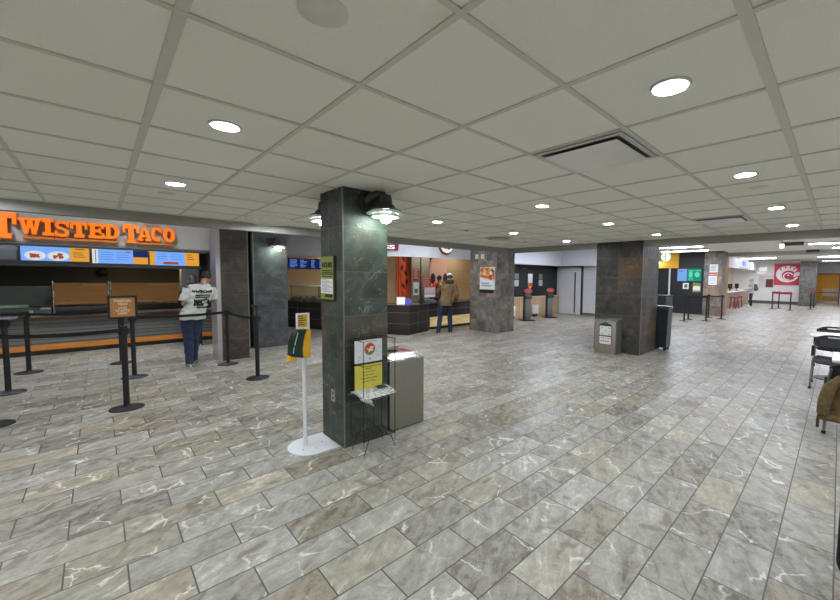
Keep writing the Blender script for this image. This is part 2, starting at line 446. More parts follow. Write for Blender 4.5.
struct('wall_wok_inner', MB().box(6.9, 11.2, 10.6, 10.7, 0, ZH), wt)
struct('ceiling_wok', MB().box(4.6, 11.2, 9.9, 13.4, 2.72, 2.77), M('wok_ceiling', (190, 186, 176), .8))

# black tiled service wall with slatted wood below, white bulkhead over it, white brick wall
blk = brick_mat('black_glazed_wall_tile', (20, 27, 26), (40, 46, 45), .22, .075, .0025, .22)
struct('wall_service', MB().box(11.3, 15.3, 9.25, 9.35, 0, ZH), blk)
bulk = M('bulkhead_white', (216, 219, 226), .6, var=.02)
mb = MB(); mb.box(11.3, 15.25, 8.75, 9.25, 2.17, ZH); mb.box(14.75, 15.25, 7.25, 8.75, 2.17, ZH); struct('wall_service_bulkhead', mb, bulk)
wb = brick_mat('white_glazed_wall_brick', (222, 223, 226), (190, 190, 192), .30, .10, .004, .35, True, .5, .015)
struct('wall_white_brick', MB().box(15.3, 15.4, 6.6, 9.35, 0, ZH), wb)
struct('baseboard_white_brick', MB().box(15.28, 15.3, 6.6, 7.94, 0, .12), M('grey_base_tile', (120, 118, 112), .5))
# steel door in the white brick wall
d1 = tag(MB().box(15.24, 15.30, 8.0, 9.1, .01, 2.12).build('door_1', M('grey_white_door', (226, 227, 230), .45, var=.02)), kind='structure')
fr = M('dark_door_frame', (48, 50, 52), .4)
mb = MB(); mb.box(15.2, 15.3, 7.94, 8.0, 0, 2.17); mb.box(15.2, 15.3, 7.94, 9.2, 2.12, 2.17); mb.build('door_frame', fr, d1)
MB().box(15.19, 15.24, 8.27, 8.31, .1, 1.9).build('door_pull', fr, d1)
struct('wall_corner_right', MB().box(15.4, 20.1, 7.6, 7.7, 0, ZH), wm)

# dark slatted shop, yellow sign band
ds = line_mat('dark_slat_wall', (30, 31, 35), (14, 14, 16), .16, .014, 'z', .15, .5)
struct('wall_dark_slats', MB().box(20.0, 20.1, 4.36, 7.6, 0, ZH), ds)
struct('wall_dark_upper', MB().box(19.94, 20.0, 4.38, 5.47, 2.2, ZH), M('dark_upper_panel', (36, 33, 36), .6))
yl = M('mustard_fascia', (236, 174, 44), .5, var=.03)
struct('wall_mustard_fascia', MB().box(19.9, 20.0, 5.47, 7.6, 2.17, ZH), yl)

# chicken shop: recess walls, far wall
cw = brick_mat('white_far_wall_tile', (226, 223, 216), (205, 202, 196), .6, .2, .004, .45, True, .4, .01)
struct('wall_far', MB().box(33.7, 33.8, 1.7, 8, 0, ZH + .5), cw)
struct('baseboard_far', MB().box(33.66, 33.7, 1.9, 4.6, 0, .2), M('dark_base_tile', (92, 84, 78), .5))
struct('wall_chicken_back', MB().box(22.5, 33.7, 5.6, 5.7, 0, ZH), M('warm_white_wall', (222, 206, 180), .6, var=.02))
struct('wall_chicken_side', MB().box(22.4, 22.5, 4.3, 5.7, 0, ZH), wm)
wtan = M('warm_wood_panel', (176, 142, 106), .5)
struct('wall_chicken_fascia', MB().box(24.0, 33.6, 4.18, 4.3, 2.32, ZH), fw_)
# passage with mustard wall behind the right-hand pillar
struct('wall_passage', MB().box(36.4, 36.5, 1.22, 8, 0, ZH), M('passage_wall', (190, 190, 188), .6, var=.02))
mb = MB(); mb.box(36.4, 36.5, -6, -.02, 0, ZH); mb.box(36.4, 36.5, -.02, 1.22, 2.16, ZH); struct('wall_passage_right', mb, M('passage_wall'))
struct('wall_passage_end', MB().box(43, 43.1, -2, 3, 0, ZH), M('mustard_passage_paint', (214, 166, 22), .6, var=.03))
mb = MB(); mb.box(36.5, 43, -.6, -.5, 0, ZH); mb.box(36.5, 43, 1.7, 1.8, 0, ZH); struct('wall_passage_sides', mb, M('mustard_passage_paint'))
d2 = tag(MB().box(36.36, 36.42, 1.14, 1.22, 0, 2.16).box(36.36, 36.42, -.02, .05, 0, 2.16).box(36.36, 36.42, .05, 1.14, 2.09, 2.16).build('door_2', M('dark_steel_frame', (62, 58, 50), .45)), kind='structure')
MB().box(36.37, 36.40, .05, 1.14, .78, .84).build('push_bar', M('dark_steel_frame'), d2)
MB().box(36.385, 36.39, .05, 1.14, .02, 2.09).build('door_glass', glass('door_glass', (232, 232, 225)), d2)
# low beams on the upper ceiling
bmm = M('beam_paint', (178, 176, 170), .7, var=.03)
struct('trim_5', MB().box(21.2, 21.6, -6, 4.3, 2.74, ZH), bmm)
struct('trim_6', MB().box(29.5, 29.9, -6, 4.2, 2.78, ZH), bmm)

# ------------------------------------------------------------------ slate clad columns
def column(x0, x1, y0, y1, z1, mat, label, edges=(), loc=None):
    t = thing('slate_column', label, 'column', ((x0 + x1) / 2, (y0 + y1) / 2, 0))
    MB().box(x0, x1, y0, y1, 0, z1).build('column_cladding', mat, t)
    if edges:
        for ex, ey in edges:
            MB().box(ex - .006, ex + .006, ey - .006, ey + .006, 0, z1).build('corner_strip', M('corner_strip_metal', (128, 126, 112), .35, .6), t)
    return t
s1 = slate_mat('dark_green_slate', [(0, rgb(58, 64, 58)), (.3, rgb(70, 68, 58)), (.6, rgb(44, 52, 50)), (1, rgb(92, 76, 56))], .47, .415, 1.60, 0, .7, 3)
# the two faces of a column have offsets of their own, so the joints fall on the corners
def slate_for(name, stops, x0, y0, nx, w, wy, vein, seed, half=False, hz=.415):
    return slate_mat(name, stops, w, hz, x0, 0, vein, seed, half)
ctr = column(1.60, 2.07, 3.18, 3.65, ZC, slate_mat('dark_green_slate_cladding', [(0, rgb(66, 76, 68)), (.4, rgb(58, 66, 60)), (.7, rgb(46, 54, 51)), (1, rgb(74, 70, 58))], .4701, .415, 1.6, 0, .8, 8),
             'tall dark green slate column in the middle foreground with posters and wall lamps', [(1.60, 3.18)])
column(8.13, 9.10, 2.90, 3.91, ZC, slate_mat('brown_slate_cladding', [(0, rgb(50, 48, 44)), (.35, rgb(62, 58, 52)), (.7, rgb(74, 66, 54)), (1, rgb(92, 72, 50))], .5, .415, 2.905, 0, .5, 11),
       'wide brown slate column behind the small steel recycling bin, right of centre', [(8.13, 2.90)])
column(8.2, 9.04, 6.94, 8.0, ZH, slate_mat('grey_brown_slate_cladding', [(0, rgb(88, 88, 90)), (.3, rgb(124, 117, 106)), (.7, rgb(142, 130, 114)), (1, rgb(102, 102, 102))], .36, .35, .12, 0, .3, 23),
       'grey-brown slate pillar beside the wok counter with a food poster on it', [(8.2, 6.94)])
column(1.62, 2.07, 8.05, 8.75, ZH, slate_mat('dark_bronze_slate_cladding', [(0, rgb(60, 54, 46)), (.5, rgb(70, 60, 48)), (1, rgb(48, 48, 46))], .46, .415, 1.615, 0, .3, 31),
       'dark slate pillar with steel edge at the right end of the taco counter', [(1.62, 8.05)])
column(2.42, 3.12, 8.95, 9.65, ZH, slate_mat('blue_grey_slate_cladding', [(0, rgb(62, 68, 70)), (.5, rgb(72, 76, 76)), (1, rgb(56, 60, 62))], .71, .415, 2.41, 0, .5, 41),
       'blue-grey slate pillar with a wall lamp, second from the taco counter', [(2.42, 8.95)])
sp4 = slate_mat('mixed_slate_cladding', [(0, rgb(106, 104, 102)), (.4, rgb(128, 110, 92)), (.7, rgb(140, 120, 98)), (1, rgb(104, 100, 98))], .5, .45, .1, 0, .3, 53)
column(19.7, 20.5, 3.66, 4.36, ZH, sp4, 'mottled slate pillar with two paper notices between the dark shop and the chicken counter')
column(32.3, 33.65, 1.05, 1.85, 2.85, slate_mat('far_grey_slate_cladding', [(0, rgb(84, 82, 78)), (1, rgb(100, 96, 90))], .5, .4, .1, 0, .3, 61), 'grey slate pillar right of the red logo panel on the far wall')
pst = thing('steel_clad_post', 'narrow brushed steel post at the left edge of the taco pillar', 'post', (1.57, 8.1, 0))
MB().box(1.545, 1.612, 8.04, 8.5, 0, ZH).build('steel_wrap', brushed('satin_post_steel', (196, 192, 194), .45), pst)
tag(MB().box(20.9, 21.3, 3.72, 4.1, 0, ZH).build('wood_panelled_post', wtan), 'tan wood post left of the chicken counter opening', 'post')

# ------------------------------------------------------------------ ceiling fittings
lens = EM('lamp_lens', (236, 244, 255), LAMP)
trimr = M('lamp_trim_ring', (196, 196, 190), .4, var=.02)
def downlight(x, y, z=ZC, r=.060):
    t = thing('recessed_ceiling_light', 'round recessed light', 'ceiling light', (x, y, z), group='round recessed lights in the tiled ceiling')
    MB().lathe(0, 0, [(r, -.0005), (r + .006, -.010), (r + .016, -.011), (r + .019, -.0005)], 32, False).build('trim_ring', trimr, t, local=True)
    MB().lathe(0, 0, [(r + .002, -.004), (r + .002, -.0075)], 32).build('lens', lens, t, local=True)
    return t
DL0 = downlight(1.74, .54)
DL0['label'] = 'lit round ceiling light nearest the camera at upper right, beside the square air vent'
def dl(x, y, label, z=ZC):
    c = copy_tree(DL0, label=label); c.location = (x, y, z); return c
seen = [(.52, 2.38, 'lit round ceiling light at upper left, above the foreground queue stanchions'), (.52, 4.2, 'lit round ceiling light second out from the taco sign, left of centre'),
 (-.9, 6.03, 'lit round ceiling light cut by the left edge above the taco sign'), (3.56, .55, 'lit round ceiling light at right, second out from the camera in its row'),
 (5.4, .54, 'lit round ceiling light at right, third in the row above the far linear lights'), (7.24, .53, 'lit round ceiling light at right, last of its row before the soffit'),
 (3.58, 2.38, 'lit round ceiling light just beyond the square air vent in the middle'), (5.36, 2.42, 'lit round ceiling light left of the brown slate column top, nearer the camera'),
 (7.2, 2.36, 'lit round ceiling light right above the brown slate column'), (3.57, 4.17, 'lit round ceiling light right of the foreground column lamp'),
 (5.4, 4.18, 'lit round ceiling light above the round ceiling diffuser'), (7.28, 4.2, 'lit round ceiling light above the white bulkhead, farthest in the middle'),
 (1.73, 5.99, 'lit round ceiling light left of the shallow ceiling dome'), (2.04, 6.05, 'lit round ceiling light touching the shallow ceiling dome')]
for a in seen: dl(*a)
for x in (-4.7, -2.9, -1.1):
    for y in (-4.9, -3.1, -1.3, .54, 2.38, 4.2): dl(x, y, 'round recessed light behind the camera side of the seating hall')
for x in (1.74, 3.56, 5.4, 7.24):
    for y in (-4.9, -3.1, -1.3): dl(x, y, 'round recessed light behind the camera side of the seating hall')
dl(3.03, 7.3, 'lit round ceiling light over the gap between pillar and foreground column', ZH)
for x, y in ((-3.3, 7.5), (-1.2, 7.5), (.5, 7.6), (1.2, 9.0), (5.2, 7.6), (7.0, 7.6)): dl(x, y, 'unseen round light added behind the soffit to brighten the stall fascias', ZH)  # unseen lights added to brighten the fascias and stall fronts
# speakers and small ceiling plates
spk = M('ceiling_speaker_grille', (214, 213, 204), .6, var=.04)
def plate(name, x, y, r, label, cat, m=spk, h=.006, grp=None):
    o = MB().lathe(x, y, [(r, ZC - .0003), (r, ZC - h * .5), (r * .93, ZC - h), (r * .3, ZC - h)], 32).build(name, m); tag(o, label, cat, grp); return o
plate('ceiling_speaker', .52, 1.15, .075, 'round flush ceiling plate near the top centre of the picture', 'speaker')
plate('ceiling_speaker', 4.13, .54, .07, 'small round ceiling plate between two lit lights at right', 'speaker')
plate('ceiling_speaker', .52, 4.75, .07, 'small round ceiling plate just past the second light at left', 'speaker')
plate('ceiling_speaker', 4.6, 4.6, .05, 'tiny dark ceiling plate above the wok counter logo', 'speaker', greyp)
plate('ceiling_speaker', 6.9, 5.0, .05, 'tiny dark ceiling plate above the grey-brown pillar', 'speaker', greyp)
t = thing('ceiling_dome', 'shallow pale dome fixed to the ceiling left of the foreground column', 'ceiling dome', (1.75, 5.72, ZC))
MB().lathe(0, 0, [(.30, -.001), (.30, -.012), (.27, -.05), (.2, -.085), (.1, -.1), (.02, -.103)], 36).build('dome_shell', M('dome_plastic', (232, 231, 222), .6), t, local=True)
t = thing('air_diffuser', 'round grey air diffuser on the ceiling above the grey-brown pillar', 'air vent', (5.83, 4.9, ZC))
for k, (r, d) in enumerate(((.28, .012), (.2, .03), (.12, .04))):
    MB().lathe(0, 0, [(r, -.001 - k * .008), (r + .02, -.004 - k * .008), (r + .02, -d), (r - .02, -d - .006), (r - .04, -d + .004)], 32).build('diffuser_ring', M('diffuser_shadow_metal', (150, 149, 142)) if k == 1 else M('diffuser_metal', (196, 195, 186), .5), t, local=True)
# square plenum vents: dark throat, hanging flat plate
def square_vent(cx, cy, label, s=.285):
    t = thing('square_air_vent', label, 'air vent', (cx, cy, ZC), group='square air vents in the tiled ceiling')
    vm = M('vent_white_metal', (190, 190, 184), .4, var=.03)
    mb = MB()
    for a, b, c, d in ((-s, s, -s, -s + .03), (-s, s, s - .03, s), (-s, -s + .03, -s + .03, s - .03), (s - .03, s, -s + .03, s - .03)): mb.box(a, b, c, d, -.014, -.007)
    mb.build('vent_frame', vm, t, local=True)
    MB().box(-s + .03, s - .03, -s + .03, s - .03, -.008, -.0015).build('throat', M('vent_throat_grey', (96, 94, 88), .7), t, local=True)
    k = s - .045
    mb = MB(); mb.grid_loft([[(-k, -k, -.027), (k, -k, -.027), (k, k, -.027), (-k, k, -.027)], [(-k + .02, -k + .02, -.022), (k - .02, -k + .02, -.022), (k - .02, k - .02, -.022), (-k + .02, k - .02, -.022)]])
    mb.build('hanging_plate', M('vent_plate_enamel', (236, 236, 232), .22, var=.02), t, local=True)
    mb = MB()
    for q in (-.12, .12):
        mb.box(q - .006, q + .006, -.006, .006, -.02, -.005); mb.box(-.006, .006, q - .006, q + .006, -.02, -.005)
    mb.build('plate_hanger', greyp, t, local=True)
square_vent(2.345, 1.1565, 'large square air vent with a hanging flat plate beside the nearest right light')
square_vent(6.0, 1.1565, 'smaller-looking square air vent far right, last before the soffit')

# linear fluorescent fixtures on the upper ceiling
tubem = EM('fluorescent_tube', (232, 238, 255), FLUO)
def fluo(x, y0, y1, label, z=ZH, w=.3, along='y', group='long fluorescent fixtures on the upper ceiling'):
    L = abs(y1 - y0); t = thing('fluorescent_fixture', label, 'ceiling light', (x, (y0 + y1) / 2, z), 0 if along == 'y' else 0, group=group)
    a, b = (w / 2, L / 2) if along == 'y' else (L / 2, w / 2)
    MB().box(-a, a, -b, b, -.05, -.001, .006).build('housing', white, t, local=True)
    MB().box(-a * .8, a * .8, -b * .97, b * .97, -.056, -.0505).build('diffuser', tubem, t, local=True)
    return t
fluo(15.95, 5.4, 3.6, 'linear ceiling light nearest the dark slatted shop')
fluo(18.2, 5.7, 3.9, 'linear ceiling light second from the dark slatted shop')
fluo(17.0, .85, -3, 'linear ceiling light at the right edge, nearest of the right-hand row')
fluo(19.4, .3, -3, 'linear ceiling light at the right edge, second of the right-hand row')
fluo(22.9, .6, -3, 'linear ceiling light at the right edge, third of the right-hand row')
fluo(26.2, .9, -3, 'linear ceiling light at the right edge, fourth of the right-hand row')
fluo(31.5, .9, -3, 'linear ceiling light at the right edge, last of the right-hand row')
fluo(26.5, 4.1, 2.5, 'linear ceiling light in front of the far white wall, nearer one')
fluo(31.3, 4.1, 2.3, 'linear ceiling light in front of the far white wall, farther one')
fluo(12.5, 2.5, .5, 'linear ceiling light hidden just past the soffit')
fluo(12.0, -1, -4, 'linear ceiling light past the soffit, out of view to the right')
t = fluo(39.5, -.3, 1.5, 'light added inside the mustard passage to brighten its walls')  # lamp added to brighten the passage walls
fluo(25.5, 5.4, 4.5, 'linear light added to brighten the chicken stall, near end'); fluo(30, 5.4, 4.5, 'linear light added to brighten the chicken stall, far end')  # lamps added to brighten the stall interior
# hidden strips added behind the soffit to brighten the fascias
c = fluo(6.2, 0, 2.4, 'hidden strip light added behind the soffit to brighten the wok fascia', along='x', w=.2); c.location = (5.2, 7.1, ZH)
c = fluo(6.2, 0, 2.4, 'hidden strip light added behind the soffit to brighten the white bulkhead', along='x', w=.2); c.location = (11.2, 7.3, ZH)
c = fluo(6.2, 0, 1.6, 'hidden strip light added to brighten the white brick wall', along='y', w=.12); c.location = (13.0, 7.2, ZH)  # added to lift the white brick wall and its door
# ceiling boxes and hanging exit sign in the far hall
for x, y, wd, lab in ((16.6, 1.15, .5, 'dark rectangular ceiling vent box at the left end of the nearest right linear light'), (21.0, .85, .4, 'dark ceiling vent box at the left end of a farther linear light')):
    t = thing('ceiling_vent_box', lab, 'air vent', (x, y, ZH)); MB().box(-.18, .18, -wd / 2, wd / 2, -.1, -.001).build('vent_housing', M('vent_box_grey', (84, 82, 78), .6), t, local=True)
    mb = MB()
    for k in range(6): mb.box(-.186, -.18, -wd / 2 + .03 + k * wd / 6.3, -wd / 2 + .05 + k * wd / 6.3, -.085, -.015)
    mb.build('louver', dblack, t, local=True)
t = thing('exit_light', 'small glowing white hanging sign box near the soffit at right', 'sign', (14.9, 1.3, ZH))
MB().box(-.02, .02, -.06, .06, -.30, -.16, .01).build('sign_box', EM('exit_glow', (250, 250, 250), 1.5), t, local=True)
MB().box(-.01, .01, -.01, .01, -.16, 0).build('hanger_rod', greyp, t, local=True)

# ------------------------------------------------------------------ barn style wall lamps
bulbm = EM('bulb_glow', (238, 255, 244), BULB)
greenglass = glass('ribbed_shade_glass', (214, 232, 222), .12)
lm = M('weathered_lamp_metal', (66, 68, 62), .5, .5)
def wall_lamp(loc, rz, label, parts=True):
    """local: wall plane y = 0, lamp sticks out along -y"""
    t = thing('wall_lamp', label, 'wall lamp', loc, rz, group='caged wall lamps on the pillars')
    mb = MB()
    for k, (r, d) in enumerate(((.095, .012), (.075, .03), (.05, .05))):
        mb.grid_loft([[(r * math.cos(a), -dd, r * math.sin(a)) for a in [2 * PI * q / 24 for q in range(24)]] for dd in ((0 if k == 0 else .01 * k), d)])
    [setattr(v, 'co', v.co + V3((-.10, 0, .01))) for v in mb.bm.verts]; mb.build('mount_plate', lm, t, local=True)
    MB().tube([(-.10, -.04, .01), (-.09, -.08, .045), (-.05, -.12, .07), (-.01, -.17, .065), (0, -.19, .03)], [.04, .038, .032, .028, .026], 12).build('lamp_arm', lm, t, local=True)
    MB().lathe(0, -.19, [(.02, .06), (.05, .055), (.058, .02), (.06, -.02), (.085, -.045), (.09, -.062), (.145, -.085), (.142, -.09), (.08, -.068), (.02, -.05)], 28).build('lamp_shade', lm, t, local=True)
    mb = MB(); mb.lathe(0, -.19, [(.140, -.09), (.178, -.115), (.172, -.12), (.11, -.112)], 32, False)
    mb.lathe(0, -.19, [(.11, -.118), (.13, -.142), (.125, -.148), (.06, -.13)], 32, False); mb.build('shade_rings', M('lamp_ring_glow', (226, 236, 230), .3), t, local=True)
    mb = MB()
    for k in range(8):
        a = 2 * PI * k / 8; mb.tube([(.13 * math.cos(a), -.19 + .13 * math.sin(a), -.09), (.105 * math.cos(a), -.19 + .105 * math.sin(a), -.14)], .0025, 5)
    mb.build('cage_wire', lm, t, local=True)
    MB().lathe(0, -.19, [(.028, -.06), (.045, -.1), (.052, -.15), (.042, -.185), (.018, -.2), (.004, -.202)], 20).build('glass_bulb', bulbm, t, local=True)
    return t
WL = wall_lamp((1.93, 3.18, 2.315), 0, 'lit caged wall lamp on the front of the foreground column')
def wl(loc, rz, label):
    c = copy_tree(WL, label=label); c.location = loc; c.rotation_euler = (0, 0, rz); return c
wl((1.72, 3.65, 2.335), PI, 'lit wall lamp half hidden behind the left side of the foreground column')
wl((2.88, 8.95, 2.37), 0, 'lit wall lamp on the blue-grey slate pillar, second from the taco counter')
wl((19.9, 6.35, 2.62), -PI / 2, 'lit wall lamp at the left end of the mustard fascia')
wl((20.9, 3.9, 2.62), -PI / 2, 'lit wall lamp at the wood post beside the chicken counter')
# ------------------------------------------------------------------ taco stand
_o = NT('orange_sign_face'); _o.b.inputs['Emission Color'].default_value = rgb(255, 118, 6); _o.b.inputs['Emission Strength'].default_value = .55   # internally lit letters
orange = _o.fin(rgb(255, 122, 8), .4)
orange_d = M('orange_sign_return', (196, 74, 4), .5, var=.02)
def slab_letter(ch, x0, x1, z0, z1):
    """list of polygons for one heavy slab-serif capital in a unit square"""
    P = []
    R = lambda a, b, c, d: P.append([(a, c), (b, c), (b, d), (a, d)])
    def arc(cx, cy, rx, ry, a0, a1, w, wy, n=14):
        for k in range(n):
            p, q = math.radians(a0 + (a1 - a0) * k / n), math.radians(a0 + (a1 - a0) * (k + 1) / n)
            P.append([(cx + rx * math.cos(p), cy + ry * math.sin(p)), (cx + rx * math.cos(q), cy + ry * math.sin(q)),
                      (cx + (rx - w) * math.cos(q), cy + (ry - wy) * math.sin(q)), (cx + (rx - w) * math.cos(p), cy + (ry - wy) * math.sin(p))])
    if ch == 'T':
        R(0, 1, .78, 1); R(.33, .67, 0, .8); R(.2, .8, 0, .2); R(0, .17, .55, .8); R(.83, 1, .55, .8)
    elif ch == 'W':
        R(0, .42, .83, 1); R(.58, 1, .83, 1); R(.36, .64, .83, 1)
        P.extend([[(.05, .9), (.26, 0), (.42, 0), (.28, .9)], [(.3, 0), (.42, .0), (.58, .9), (.4, .9)], [(.44, .9), (.58, 0), (.7, 0), (.62, .9)], [(.6, 0), (.76, 0), (.95, .9), (.75, .9)]])
    elif ch == 'I':
        R(.25, .75, 0, 1); R(0, 1, 0, .2); R(0, 1, .8, 1)
    elif ch == 'E':
        R(.1, .42, 0, 1); R(0, 1, 0, .2); R(0, 1, .8, 1); R(.3, .78, .4, .6); R(.82, 1, .0, .36); R(.82, 1, .64, 1); R(.66, .8, .3, .7)
    elif ch == 'S':
        arc(.5, .72, .48, .28, 20, 270, .27, .17); arc(.5, .28, .48, .28, -160, 90, .27, .17)
        R(.8, 1, .62, .98); R(0, .2, .02, .38); P.append([(.2, .5), (.5, .44), (.8, .5), (.5, .61)])
    elif ch == 'D':
        R(.12, .42, 0, 1); R(0, .5, 0, .2); R(0, .5, .8, 1); arc(.46, .5, .54, .5, -90, 90, .3, .2)
    elif ch == 'A':
        P.extend([[(.08, .1), (.3, .1), (.56, .98), (.38, .98)], [(.7, .1), (.95, .1), (.66, .98), (.42, .98)]]); R(.28, .72, .26, .42); R(0, .42, 0, .18); R(.56, 1, 0, .18)
    elif ch == 'C':
        arc(.52, .5, .52, .5, 42, 318, .32, .2); R(.84, .99, .62, .98)
    elif ch == 'O':
        arc(.5, .5, .5, .5, 0, 360, .31, .22, 24)
    out = [[(x0 + px * (x1 - x0), z0 + pz * (z1 - z0)) for px, pz in poly] for poly in P]
    return out
sg = thing('taco_sign', 'raised orange slab letter sign reading Twisted Taco on the grey fascia', 'sign', (0, 8.5, 2.12))
LET = [('T', -1.1, -.832, 2.116, 2.492), ('W', -.822, -.59, 2.195, 2.436), ('I', -.585, -.468, 2.187, 2.444), ('S', -.458, -.30, 2.18, 2.43), ('T', -.29, -.10, 2.185, 2.432),
       ('E', -.091, .092, 2.188, 2.434), ('D', .092, .275, 2.192, 2.432), ('T', .319, .523, 2.143, 2.455), ('A', .50, .688, 2.19, 2.44), ('C', .68, .838, 2.192, 2.444), ('O', .848, 1.02, 2.192, 2.446)]
P8 = PL((0, 8.50, 0))
for ch, a, b, c, d in LET:
    mb = MB()
    for k_, poly in enumerate(slab_letter(ch, a, b, c, d)): P8.poly(mb, poly, -.0003 * (k_ % 20), -.1)
    mb.mi = 1
    for k_, poly in enumerate(slab_letter(ch, a, b, c, d)): P8.poly(mb, poly, .004 + .0005 * (k_ % 20), .0005)
    mb.build('letter', [orange_d, orange], sg, smooth=False)
for a, b, c in ((-.78, .267, 2.132), (.507, .987, 2.135)):
    P8.rect(MB(), a, b, c, c + .032, .0, -.1).build('underline', M('orange_underline', (240, 130, 50), .4), sg)
lg = thing('round_logo_sign', 'round pale and red sign above the word Taco, half hidden by the soffit', 'sign', (.70, 8.55, 2.47))
P85 = PL((0, 8.56, 0)); P85.disc(MB(), .705, 2.61, .145, .02, -.04, 32).build('disc', M('sign_tan_ring', (196, 180, 165), .5), lg)
P85.disc(MB(), .705, 2.61, .115, .026, .0202, 32).build('inner_disc', M('sign_dull_red', (196, 104, 92), .5), lg)
# menu screens
sblue = EM('screen_blue', (122, 172, 250), 1.0); sor = EM('screen_orange', (226, 158, 58), 1.0); swh = EM('screen_white', (225, 230, 235), .9)
sdk = EM('screen_dark_text', (52, 60, 90), .5); sred = EM('screen_red', (176, 84, 60), .8); snav = EM('screen_navy', (34, 52, 110), .8)
def screen(x0, x1, z0, z1, Y, label, draw, name='menu_screen'):
    t = thing(name, label, 'screen', ((x0 + x1) / 2, Y, z0))
    MB().box(x0 - .012, x1 + .012, Y, Y + .05, z0 - .012, z1 + .012).build('bezel', dblack, t)
    draw(t, PL((x0, Y, z0)), x1 - x0, z1 - z0); return t
def d1f(t, p, w, h):
    p.rect(MB(), 0, w * .7, 0, h, .004).build('picture_panel', sblue, t); p.rect(MB(), w * .7, w, 0, h, .004).build('price_panel', sor, t)
    p.disc(MB(), w * .2, h * .36, .13, .008, .004, 24, .085).build('plate_picture', swh, t); p.disc(MB(), w * .53, h * .36, .14, .008, .004, 24, .085).build('plate_picture', swh, t)
    for c0 in (w * .2, w * .53):
        mb = MB()
        for k in range(16): p.disc(mb, c0 + random.uniform(-.06, .06), h * .36 + random.uniform(-.035, .035), random.uniform(.012, .026), .012, .008, 9)
        mb.build('food_picture', sred, t)
    mb = MB(); p.rect(mb, w * .78, w * .93, h * .86, h * .92, .008, .004)
    for k in range(3): p.rect(mb, w * .75, w * (.9 + .02 * k), h * (.62 - .15 * k), h * (.66 - .15 * k), .008, .004)
    mb.build('printed_lines', sdk, t)
screen(-.975, -.115, 1.84, 2.10, 10.2, 'lit menu screen at far left showing two white plates', d1f)
def d2f(t, p, w, h):
    p.rect(MB(), 0, w * .1, 0, h, .004).build('side_panel', swh, t); p.rect(MB(), w * .1, w * .72, 0, h, .004).build('menu_panel', sblue, t)
    p.rect(MB(), w * .72, w, h * .5, h, .004).build('navy_panel', snav, t); p.rect(MB(), w * .72, w, 0, h * .5, .004).build('offer_panel', sor, t)
    mb = MB()
    for k in range(4):
        p.rect(mb, w * .14, w * (.34 + .03 * (k % 2)), h * (.78 - .17 * k), h * (.81 - .17 * k), .008, .004); p.rect(mb, w * .42, w * (.66 - .03 * (k % 2)), h * (.78 - .17 * k), h * (.81 - .17 * k), .008, .004)
    mb.build('printed_lines', EM('screen_line_blue', (70, 120, 200), .8), t)
    p.rect(MB(), w * .05, w * .065, .02, h - .02, .006, .004).build('red_rule', sred, t); p.rect(MB(), w * .58, w * .68, h * .82, h * .88, .008, .004).build('red_note', sred, t)
screen(-.075, .755, 1.82, 2.10, 10.2, 'middle lit menu screen with blue panel under the taco sign', d2f)
def d3f(t, p, w, h):
    p.rect(MB(), 0, w * .1, 0, h, .004).build('side_panel', sor, t); p.rect(MB(), w * .1, w * .7, 0, h, .004).build('menu_panel', sblue, t); p.rect(MB(), w * .7, w, 0, h, .004).build('offer_panel', sor, t)
    mb = MB()
    for k in range(3):
        p.rect(mb, w * .14, w * (.32 + .03 * (k % 2)), h * (.8 - .17 * k), h * (.83 - .17 * k), .008, .004); p.rect(mb, w * .42, w * (.64 - .03 * (k % 2)), h * (.8 - .17 * k), h * (.83 - .17 * k), .008, .004)
    mb.build('printed_lines', EM('screen_line_blue', (70, 120, 200), .8), t)
    p.rect(MB(), w * .26, w * .56, h * .08, h * .26, .008, .004).build('orange_strip', sred, t)
    mb = MB()
    for k in range(3): p.rect(mb, w * .75, w * (.84 + .03 * k), h * (.8 - .17 * k), h * (.86 - .17 * k), .008, .004)
    mb.build('price_text', sred, t)
screen(.785, 1.64, 1.81, 2.10, 10.2, 'right lit menu screen ending beside the taco side wall', d3f)
tag(MB().box(-5.4, 1.72, 10.2, 10.5, 1.74, 1.795).build('screen_rail', dblack), 'black rail running under the three taco menu screens', 'rail')
tag(MB().box(-2.6, -1.02, 10.22, 10.3, 1.84, 2.10, .01).build('dark_menu_board', M('unlit_board', (58, 60, 62), .4)), 'unlit dark menu board at the far left edge', 'menu board')
hood = thing('exhaust_hood', 'dark steel hood behind the taco screens with two lit spots', 'exhaust hood', (.4, 12.2, 1.7))
MB().box(-3.2, 1.5, 11.7, 13.15, 1.82, 2.3, .01).build('hood_shell', M('hood_grey', (84, 82, 78), .4, .5), hood)
for x in (.35, 1.35): MB().lathe(x, 11.95, [(.07, 1.815), (.07, 1.80)], 20).build('hood_lamp', EM('hood_lamp_warm', (255, 226, 170), 90), hood)
tag(MB().box(1.52, 1.90, 11.85, 12.2, 0, 1.92, .01).build('upright_cabinet', M('cabinet_grey', (104, 103, 100), .45, .3)), 'tall grey cabinet at the right end of the taco kitchen', 'cabinet')
